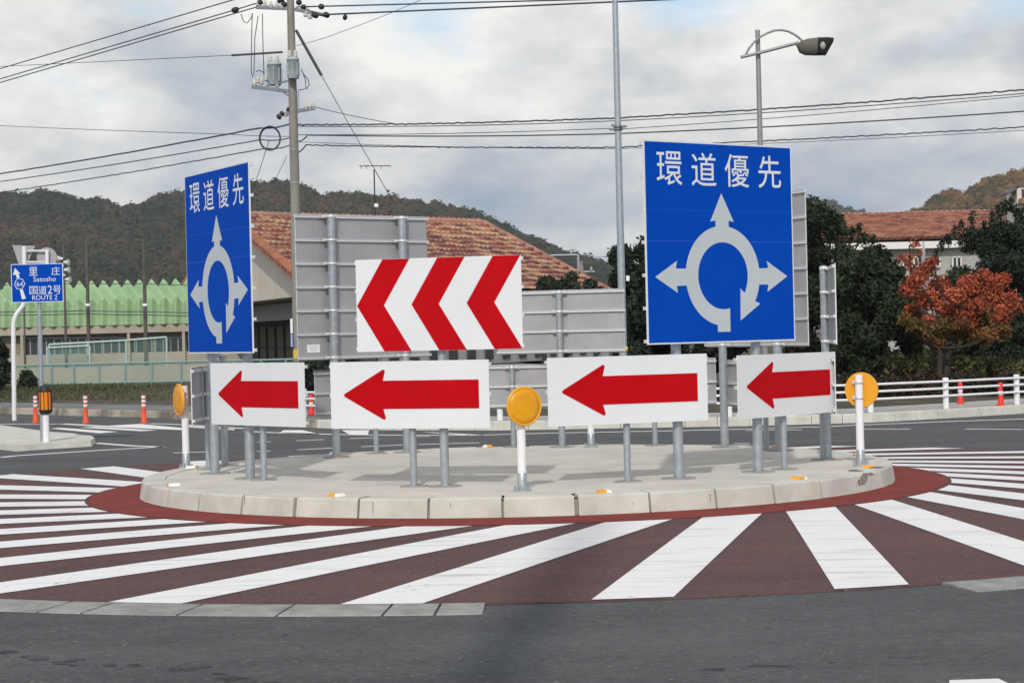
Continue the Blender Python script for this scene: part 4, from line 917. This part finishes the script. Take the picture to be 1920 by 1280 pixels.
# far poles between hall and big blue sign
PZ = 120; g = at(1086, 560, PZ); root = empty('lane_gantry', (g.x, PZ, .1), 0, 'thin grey pole with a long horizontal arm right of the tiled hall', 'pole'); rel = lambda px, py: at(px, py, PZ) - root.location
b = MB(); q = rel(1084, 476); b.cyl((0, 0, 0), (0, 0, q.z), .1, .08, 10); b.tube([(0, 0, q.z - .05), Vector((rel(1010, 478).x, 0, q.z - .05))], .05, 8); b.build('mast', galv, root)
g = at(1092, 560, 125); root = empty('concrete_pole', (g.x, 125, .1), 0, 'short pale concrete pole beside the thin grey armed pole', 'pole'); rel = lambda px, py: at(px, py, 125) - root.location
b = MB(); q = rel(1091, 490); b.cyl((0, 0, 0), (0, 0, q.z), .16, .12, 12); b.build('shaft', polecon, root)
b = MB(); b.box((.35, 0, rel(1091, 509).z), (.9, .12, .1)); b.box((.6, 0, rel(1091, 505).z), (.12, .12, .3)); b.build('cross_arm', galv, root)
cable('faint wire from the short concrete pole to the right', [at(1090, 493, 125), at(1240, 505, 110)], .02, .1, group='faint far wires', n=8)
cable('faint wire from the armed grey pole to the right', [at(1086, 478, 120), at(1240, 482, 110)], .015, .1, group='faint far wires', n=8)

# ------------------------------------------------------------------ vegetation
def leaf_mat(name, cols_, rough=.7):
    m = bpy.data.materials.new(name); m.use_nodes = True; t = m.node_tree; bs = t.nodes['Principled BSDF']; bs.inputs['Roughness'].default_value = rough; bs.inputs['Specular IOR Level'].default_value = .25
    a = N(t, 'ShaderNodeAttribute'); a.attribute_name = 'tone'
    rp = ramp(t, [(i / (len(cols_) - 1), c) for i, c in enumerate(cols_)]); t.links.new(a.outputs['Fac'], rp.inputs[0]); t.links.new(rp.outputs[0], bs.inputs['Base Color'])
    return m
def fast_mesh(name, verts, nper, tone, m, parent=None):   # faces of nper vertices each, tone per face
    nv = len(verts); nfac = nv // nper; me = bpy.data.meshes.new(name); me.vertices.add(nv); me.vertices.foreach_set('co', np.asarray(verts, dtype=np.float32).ravel())
    me.loops.add(nv); me.loops.foreach_set('vertex_index', np.arange(nv, dtype=np.int32)); me.polygons.add(nfac)
    me.polygons.foreach_set('loop_start', np.arange(0, nv, nper, dtype=np.int32)); me.polygons.foreach_set('loop_total', np.full(nfac, nper, dtype=np.int32))
    at_ = me.attributes.new('tone', 'FLOAT', 'FACE'); at_.data.foreach_set('value', np.asarray(tone, dtype=np.float32)); me.materials.append(m); me.update(); me.validate()
    o = bpy.data.objects.new(name, me); col.objects.link(o)
    if parent: o.parent = parent
    return o
def leaves(clumps, n, size, shell=.55, upright=.3):
    """clumps: (x, y, z, rx, ry, rz). Returns quad vertices and per-face tone."""
    cl = np.array(clumps); vol = (cl[:, 3] * cl[:, 4] * cl[:, 5]) ** (2 / 3); pick = rng.choice(len(cl), n, p=vol / vol.sum()); c = cl[pick]
    d = rng.normal(size=(n, 3)); d /= np.linalg.norm(d, axis=1)[:, None]; rad = shell + (1.05 - shell) * rng.random(n) ** .7
    p = c[:, :3] + d * c[:, 3:6] * rad[:, None] + rng.normal(size=(n, 3)) * size * .6
    u = rng.normal(size=(n, 3)); u /= np.linalg.norm(u, axis=1)[:, None]; v = np.cross(u, d + rng.normal(size=(n, 3)) * .7); v /= np.linalg.norm(v, axis=1)[:, None] + 1e-9
    s = size * (.6 + .8 * rng.random(n))[:, None]
    q = np.stack([p - u * s, p + v * s * .45, p + u * s, p - v * s * .45], 1).reshape(-1, 3)
    ct = rng.random(len(cl)); tone = np.clip(.25 + .35 * ct[pick] + .45 * (rng.random(n) - .4), 0, 1); return q, tone
def make_tree(name, label, base, clumps, n, size, m, trunk_h, trunk_r, cat='tree', group=None, limbs=5, shell=.55):
    root = empty(name, base, 0, label, cat, group); b0 = Vector(base)
    q, tone = leaves([(c[0] - b0.x, c[1] - b0.y, c[2] - b0.z, *c[3:]) for c in clumps], n, size, shell); fast_mesh('crown', q, 4, tone, m, root)
    b = MB(); mid = Vector((.05, 0, trunk_h * .55)); b.tube([(0, 0, -.1), mid, (0, .03, trunk_h)], [trunk_r * 1.2, trunk_r * .9, trunk_r * .6], 10)
    for c in random.sample(clumps, min(limbs, len(clumps))):
        e = Vector(c[:3]) - b0; s = Vector((0, 0, trunk_h * random.uniform(.5, .95))); k = s.lerp(e, .5) + Vector((0, 0, -.1)); b.tube([s, k, e], [trunk_r * .5, trunk_r * .33, trunk_r * .14], 7)
    b.build('trunk', bark_m, root); return root
def px_clumps(pts, Y, dy=1.2):                            # pts: (px, py, rpx) -> clumps in space around depth Y
    out_ = []
    for px, py, r in pts:
        p = at(px, py, Y + random.uniform(-dy, dy)); k = r * Y / F; out_.append((p.x, p.y, p.z, k, k * random.uniform(.85, 1.2), k * random.uniform(.8, 1.0)))
    return out_
def fill(poly, Y, r0, r1, n, dy=1.2):                     # clumps spread through an outline
    P = [Vector(p) for p in poly]; xs_ = [p.x for p in P]; ys_ = [p.y for p in P]; res = []
    def inside(x, y):
        c = False
        for i in range(len(P)):
            a, b = P[i], P[i - 1]
            if (a.y > y) != (b.y > y) and x < (b.x - a.x) * (y - a.y) / (b.y - a.y) + a.x: c = not c
        return c
    while len(res) < n:
        x, y = random.uniform(min(xs_), max(xs_)), random.uniform(min(ys_), max(ys_))
        if inside(x, y): res.append((x, y, random.uniform(r0, r1)))
    return px_clumps(res, Y, dy)
ever = leaf_mat('evergreen_leaves', [(.009, .013, .006), (.018, .027, .012), (.032, .045, .020), (.070, .088, .042)])
ever2 = leaf_mat('dark_leaves', [(.007, .011, .007), (.014, .022, .013), (.026, .038, .021), (.05, .066, .038)])
redl = leaf_mat('autumn_leaves', [(.08, .03, .014), (.28, .06, .03), (.48, .11, .05), (.55, .19, .08)])
mixl = leaf_mat('turning_leaves', [(.05, .05, .015), (.10, .075, .02), (.20, .08, .025), (.30, .08, .03)])
shrubl = leaf_mat('shrub_leaves', [(.03, .035, .012), (.06, .065, .022), (.10, .10, .035), (.15, .14, .06)])
gz = .12
def base_at(px, Y): p = at(px, 740, Y); return (p.x, Y, gz)
def spikes(pts, Y):
    out_ = []
    for px, py, r in pts:
        p = at(px, py + r * 1.2, Y + random.uniform(-.8, .8)); k = r * Y / F; out_.append((p.x, p.y, p.z, k * .75, k * .75, k * 2.2))
    return out_
make_tree('evergreen_tree', 'dark evergreen standing directly right of the large blue sign', base_at(1560, 47), fill([(1500, 420), (1525, 385), (1550, 400), (1575, 425), (1600, 470), (1640, 480), (1650, 690), (1490, 700), (1490, 430)], 47, 16, 32, 90) + spikes([(1530, 385, 6), (1541, 380, 5), (1519, 398, 6), (1508, 412, 6), (1556, 395, 7), (1572, 408, 7), (1585, 428, 6), (1596, 436, 6), (1611, 445, 5), (1625, 462, 6)], 47), 56000, .060, ever, 2.6, .12, group='dark evergreens beyond the rail', shell=.3)
make_tree('evergreen_tree', 'dark evergreen between the edge-on chevron board and the red leaved tree', base_at(1640, 45), fill([(1590, 450), (1612, 440), (1640, 480), (1690, 520), (1720, 560), (1715, 640), (1660, 690), (1570, 695), (1575, 480)], 45, 15, 30, 84) + spikes([(1597, 428, 5), (1610, 424, 5), (1622, 440, 6), (1637, 446, 5), (1650, 462, 6), (1662, 470, 5), (1675, 488, 6), (1690, 505, 6)], 45), 56000, .060, ever, 2.2, .11, group='dark evergreens beyond the rail', shell=.3)
make_tree('evergreen_tree', 'broad dark evergreen behind the red leaved tree at right', base_at(1830, 52), fill([(1783, 505), (1805, 462), (1835, 438), (1880, 432), (1935, 440), (1935, 700), (1775, 710), (1755, 600), (1762, 520)], 52, 16, 30, 84) + spikes([(1756, 470, 6), (1766, 452, 6), (1778, 440, 6), (1790, 430, 6), (1802, 416, 6), (1822, 402, 6), (1845, 412, 6), (1860, 400, 6)], 52), 56000, .060, ever2, 2.8, .13, group='dark evergreens beyond the rail', shell=.3)
make_tree('evergreen_tree', 'tallest dark evergreen at the right edge of the picture', base_at(1915, 55), fill([(1875, 450), (1890, 420), (1910, 415), (1990, 420), (1990, 700), (1880, 705)], 55, 16, 30, 70) + spikes([(1872, 388, 7), (1884, 380, 7), (1896, 376, 7), (1906, 392, 7), (1916, 394, 7), (1928, 392, 7)], 55), 56000, .060, ever2, 3.2, .13, group='dark evergreens beyond the rail', shell=.3)
make_tree('evergreen_tree', 'dark evergreen between the tall thin pole and the large blue sign', base_at(1195, 46), fill([(1150, 490), (1175, 470), (1200, 465), (1240, 440), (1270, 450), (1280, 690), (1165, 690), (1158, 600)], 46, 14, 28, 60) + spikes([(1150, 478, 5), (1160, 480, 5), (1172, 470, 5), (1183, 474, 5), (1195, 468, 5), (1206, 452, 6)], 46), 56000, .060, ever2, 2.8, .14, group='dark evergreens beyond the rail', shell=.3)
make_tree('evergreen_tree', 'dark evergreen hidden behind the large blue sign, its foot showing under it', base_at(1370, 48), fill([(1280, 470), (1400, 440), (1490, 460), (1500, 700), (1280, 700)], 48, 18, 34, 40), 56000, .060, ever2, 3.0, .15, group='dark evergreens beyond the rail', shell=.3)
make_tree('red_leaf_tree', 'tree with bright orange red autumn leaves at right', base_at(1775, 42), px_clumps([(1735, 505, 20), (1750, 490, 12), (1720, 525, 20), (1700, 545, 15), (1760, 535, 22), (1740, 560, 24), (1790, 555, 20), (1815, 535, 22), (1845, 520, 18), (1870, 530, 20), (1885, 520, 12), (1860, 555, 24), (1895, 560, 18), (1905, 575, 14), (1830, 575, 22), (1800, 590, 18), (1880, 590, 20), (1850, 600, 16), (1712, 580, 16), (1770, 580, 18), (1820, 605, 16), (1740, 600, 14)], 42, .7), 9500, .044, redl, 2.0, .07, limbs=12, shell=.1)
make_tree('small_tree', 'young tree with a few green and orange leaves in front of the dark evergreens', base_at(1760, 41.6), px_clumps([(1735, 620, 18), (1760, 612, 18), (1790, 625, 18), (1715, 610, 14), (1825, 625, 18), (1760, 640, 14), (1850, 630, 18), (1880, 620, 18), (1800, 605, 18), (1840, 600, 18), (1700, 600, 14)], 41.6, .6), 7500, .045, mixl, 1.4, .06, limbs=6, shell=.1)
make_tree('thin_maple', 'thin bare tree with sparse red leaves in front of the white fascia', base_at(1712, 70), px_clumps([(1715, 458, 9), (1705, 480, 10), (1690, 485, 8), (1712, 500, 11), (1725, 475, 8), (1700, 495, 9)], 70, .5), 260, .075, redl, 4.2, .05, limbs=6, shell=.1)
make_tree('round_tree', 'rounded dark tree in front of the hip of the tiled hall', base_at(1062, 88), fill([(1040, 530), (1055, 515), (1080, 515), (1092, 535), (1090, 600), (1035, 600)], 88, 10, 17, 22), 7000, .11, ever, 3.2, .12, group='trees beside the tiled hall', shell=.3)
make_tree('round_tree', 'lower bushy tree left of the rounded dark tree by the tiled hall', base_at(1022, 85), fill([(1003, 545), (1012, 525), (1035, 530), (1045, 600), (1002, 600)], 85, 9, 15, 18), 5000, .11, ever, 2.4, .1, group='trees beside the tiled hall', shell=.3)
make_tree('round_tree', 'small dark tree between the short concrete pole and the tall thin pole', base_at(1118, 86), fill([(1098, 545), (1105, 530), (1125, 545), (1160, 540), (1165, 600), (1095, 600)], 86, 8, 14, 18), 5000, .11, ever2, 2.2, .1, group='trees beside the tiled hall', shell=.3)
make_tree('shrub', 'sunlit bushy undergrowth seen through the gap left of the red tree trunk', base_at(1725, 58), px_clumps([(random.uniform(1685, 1775), random.uniform(605, 690), random.uniform(10, 20)) for _ in range(22)], 58, 1.0), 9000, .07, shrubl, .8, .04, 'shrub', None, 5, .2)
# shrubs and hedges beyond the rail
shr = [(1690, 690, 36, 44, 'olive green shrub left of the red tree trunk'), (1750, 690, 30, 43.5, 'shrub under the trunk of the red leaved tree'), (1815, 685, 34, 42.6, 'shrub with pale green leaves right of the red tree trunk'), (1850, 690, 32, 43.2, 'darker shrub at the right beyond the rail'), (1905, 695, 34, 43, 'shrub at the right edge beyond the rail')]
for px, py, r, Y, lb in shr:
    make_tree('shrub', lb, base_at(px, Y), px_clumps([(px + random.uniform(-r, r) * .9, py + random.uniform(-.5, .9) * r * .6, r * random.uniform(.3, .5)) for _ in range(12)], Y, .5), 4200, .055, shrubl, .4, .03, 'shrub', 'shrubs beyond the rail', 4, .2)
hedge_l = leaf_mat('hedge_leaves', [(.012, .014, .008), (.022, .022, .012), (.05, .028, .018), (.09, .035, .025)])
for i, (xa_, xb_, lb) in enumerate(((1500, 1700, 'dark low hedge behind the rail at the right end yellow reflector'), (1700, 1960, 'dark low hedge with reddish leaves behind the red bollards'), (1150, 1500, 'dark low hedge behind the rail under the large blue sign'))):
    root = empty('hedge', base_at((xa_ + xb_) / 2, 40.5), 0, lb, 'hedge', 'low hedges behind the rail'); q, tone = leaves([(c[0] - root.location.x, c[1] - root.location.y, c[2] - root.location.z, *c[3:]) for c in px_clumps([(random.uniform(xa_, xb_), random.uniform(712, 756), random.uniform(13, 20)) for _ in range(52)], 40.5, .6)], 12000, .06, .2); fast_mesh('foliage', q, 4, tone, hedge_l, root)
make_tree('dark_bush', 'dark bush at the left edge behind the curved white pole', base_at(2, 62), px_clumps([(0, 660, 14), (8, 690, 12), (-10, 680, 20), (5, 710, 12), (-8, 650, 14)], 62, .4), 2600, .09, ever2, .8, .05, 'bush')
make_tree('dark_bush', 'small bush growing through the teal fence behind the direction sign', base_at(52, 64.5), px_clumps([(50, 705, 9), (58, 715, 10), (46, 720, 9)], 64.5, .3), 900, .08, ever, .6, .04, 'bush')
for px, Y, lb in ((577, 50, 'dark shrub seen between the two left arrow boards'), (600, 56, 'dark shrub below the tall grey sign back')):
    make_tree('shrub', lb, base_at(px, Y), px_clumps([(px + random.uniform(-22, 22), random.uniform(678, 735), random.uniform(10, 18)) for _ in range(14)], Y, .5), 5000, .06, ever2, .5, .04, 'shrub')
# grass bank at left, and a grey pavement strip in front of it
def bank(name, pts, m):
    b = MB(); n = len(pts[0]); vs = [p for row in pts for p in row]; b.add(vs, [(i * n + k, i * n + k + 1, (i + 1) * n + k + 1, (i + 1) * n + k) for i in range(len(pts) - 1) for k in range(n - 1)]); return b.build(name, m, kind='structure')
pxs_ = (-60, 60, 180, 300, 420, 540)
grass_m = mat('bank_grass', (.075, .085, .03), .95, color2=(.045, .055, .018), vscale=2.2, bump=.8, bscale=14, detail=10)
bank('grey_pavement', [[(*off(i, d_), KZ + .005) for i in range(0, 6)] for d_ in (.19, 4.0, 9.5)], oldpave)
bank('grass_bank', [[G(x, 753, KZ + .02) for x in pxs_], [at(x, 738, 61) for x in pxs_], [at(x, 722, 66) for x in pxs_], [at(x, 719, 71) for x in pxs_]], grass_m)
gl = leaf_mat('grass_blades', [(.03, .036, .014), (.055, .062, .024), (.085, .09, .038), (.12, .115, .06)])
tri_v = []; tn = []
for _ in range(9000):
    px = random.uniform(-20, 560); t_ = random.random(); y_ = 753 - 31 * t_; Y = 54 + 12 * t_ if t_ > .0 else 54
    Yg = G(px, 753, KZ).y; Y = Yg + (66 - Yg) * t_; p = at(px, y_, Y); h = random.uniform(.05, .2); a_ = random.uniform(0, 6.28); d = Vector((math.cos(a_), math.sin(a_), 0)) * .03; lean = Vector((random.uniform(-.12, .12), random.uniform(-.1, .1), h))
    p.z -= .05; tri_v += [p - d, p + d, p + lean]; tn.append(random.random())
g_o = fast_mesh('grass', [tuple(v) for v in tri_v], 3, tn, gl); g_o['kind'] = 'stuff'; g_o['label'] = 'rough grass and weeds on the bank under the teal fence'

# ------------------------------------------------------------------ hills with autumn woods
def ico():
    bm = bmesh.new(); bmesh.ops.create_icosphere(bm, subdivisions=2, radius=1); v = np.array([q.co[:] for q in bm.verts]); f = np.array([[x.index for x in p.verts] for p in bm.faces]); bm.free(); return v, f
ICV, ICF = ico()
forest_m = leaf_mat('autumn_wood', [(.014, .026, .016), (.024, .036, .020), (.040, .042, .024), (.060, .046, .027), (.086, .046, .027), (.060, .066, .030)], .95)
forest_m2 = leaf_mat('brighter_autumn_wood', [(.03, .04, .02), (.06, .055, .025), (.11, .07, .03), (.16, .09, .035), (.20, .11, .04), (.10, .10, .04)], .95)
hill_m = mat('hill_soil', (.035, .03, .02), .95, color2=(.022, .022, .014), vscale=.03)
def hill(sil, Yr, Yb, ntree, rad, fm, lower=9, step=9):
    sx = np.array([s[0] for s in sil], float); sy = np.array([s[1] for s in sil], float)
    def ridge(px): return float(np.interp(px, sx, sy)) + lower
    def surf(px, t):                                      # t 0 base .. 1 ridge .. 1.4 behind
        zr = at(px, ridge(px), Yr).z; Y = Yb + (Yr - Yb) * t; tt = t if t <= 1 else 2 - t
        x = at(px, 600, Yr).x * (Y / Yr); prof = tt ** 1.15
        bump = 4.5 * mnoise.noise(Vector((x * .012, Y * .012, 3))) * math.sin(math.pi * min(tt, 1)) * (1 if t < 1 else 1) if tt < 1 else 0
        return Vector((x, Y, zr * prof + bump))
    pxl = np.arange(sx[0], sx[-1] + step, step); tl_ = [0, .12, .25, .4, .55, .7, .85, .95, 1, 1.1, 1.3]
    b = MB(); vs = [surf(px, t_) for t_ in tl_ for px in pxl]; n = len(pxl)
    b.add(vs, [(i * n + k, i * n + k + 1, (i + 1) * n + k + 1, (i + 1) * n + k) for i in range(len(tl_) - 1) for k in range(n - 1)], 0, True); b.build('hill', hill_m, kind='structure')
    allv = []; tones = []; cl = []; ct = []
    for i in range(ntree):
        px = random.uniform(sx[0], sx[-1]); t_ = random.uniform(.12, 1.04) if i > ntree * .10 else random.uniform(.97, 1.03)
        p = surf(px, t_); r = rad * random.uniform(.5, 1.4); hgt = r * random.uniform(.9, 1.5); zc = p.z + r * .3
        v = ICV * (1 + rng.normal(size=(len(ICV), 1)) * .10) * np.array([r, r, hgt]) * .84; allv.append((v + np.array([p.x, p.y, zc]))[ICF.ravel()])
        patch = .5 + .9 * mnoise.noise(Vector((p.x * .011, p.y * .011, p.z * .02))); tt = np.clip(.15 + .5 * patch + random.uniform(-.34, .34), 0, 1); cl.append((p.x, p.y, zc, r, r, hgt)); ct.append(tt)
        tones.append(np.clip(tt + rng.normal(size=len(ICF)) * .06, 0, 1))
    tri = np.concatenate(allv); tt0 = np.concatenate(tones)
    cl = np.array(cl); ct = np.array(ct); nq = ntree * 60; pick = rng.integers(0, ntree, nq); c = cl[pick]
    d = rng.normal(size=(nq, 3)); d[:, 1] = -np.abs(d[:, 1]); d /= np.linalg.norm(d, axis=1)[:, None]
    p = c[:, :3] + d * c[:, 3:6] * (.86 + .2 * rng.random(nq))[:, None]; u = rng.normal(size=(nq, 3)); u -= d * (u * d).sum(1)[:, None] * .9; u /= np.linalg.norm(u, axis=1)[:, None]
    v = np.cross(u, d + rng.normal(size=(nq, 3)) * .3); v /= np.linalg.norm(v, axis=1)[:, None]; sz = (rad * .26 * (.6 + .8 * rng.random(nq)))[:, None]
    q = np.stack([p - u * sz, p + v * sz * .8, p + u * sz, p + u * sz, p - v * sz * .8, p - u * sz], 1).reshape(-1, 3); tq = np.repeat(np.clip(ct[pick] + rng.normal(size=nq) * .06, 0, 1), 2)
    o = fast_mesh('forest', np.concatenate([tri, q]), 3, np.concatenate([tt0, tq]), fm); o['kind'] = 'stuff'; return o
o = hill([(-120, 392), (-40, 380), (0, 377), (30, 371), (85, 366), (105, 367), (150, 384), (175, 382), (210, 393), (240, 396), (275, 390), (300, 382), (345, 371), (400, 362), (470, 352), (500, 349), (530, 346), (560, 356), (600, 369), (650, 374), (680, 371), (710, 380), (760, 383), (800, 391), (850, 396), (900, 410), (930, 424), (985, 452), (1010, 462), (1050, 478), (1085, 490), (1120, 498), (1160, 515), (1260, 560)], 900, 520, 5200, 3.1, forest_m, 7)
o['label'] = 'dark brown autumn wood covering the hill behind the halls'
o = hill([(1490, 430), (1540, 382), (1560, 379), (1572, 380), (1590, 392), (1620, 402), (1660, 412), (1720, 430)], 1500, 1000, 600, 3.2, forest_m, 5); o['label'] = 'wood on the small distant hill left of the brown tiled roof'
o = hill([(1660, 425), (1705, 403), (1740, 396), (1752, 380), (1768, 368), (1790, 366), (1812, 369), (1830, 356), (1850, 346), (1870, 339), (1890, 333), (1920, 322), (1990, 300), (2060, 290)], 800, 500, 1300, 2.2, forest_m2, 6); o['label'] = 'golden autumn wood on the hill above the brown tiled roof at right'

# ------------------------------------------------------------------ air
hz_m = bpy.data.materials.new('haze_air'); hz_m.use_nodes = True; t = hz_m.node_tree; t.nodes.clear()
vo = N(t, 'ShaderNodeVolumePrincipled'); vo.inputs['Color'].default_value = (.86, .90, .96, 1); vo.inputs['Density'].default_value = .00015; vo.inputs['Anisotropy'].default_value = .0
mo = N(t, 'ShaderNodeOutputMaterial'); t.links.new(vo.outputs[0], mo.inputs['Volume'])
b = MB(); b.box((0, 940, 75), (3300, 2000, 156)); b.build('haze', hz_m, kind='stuff')
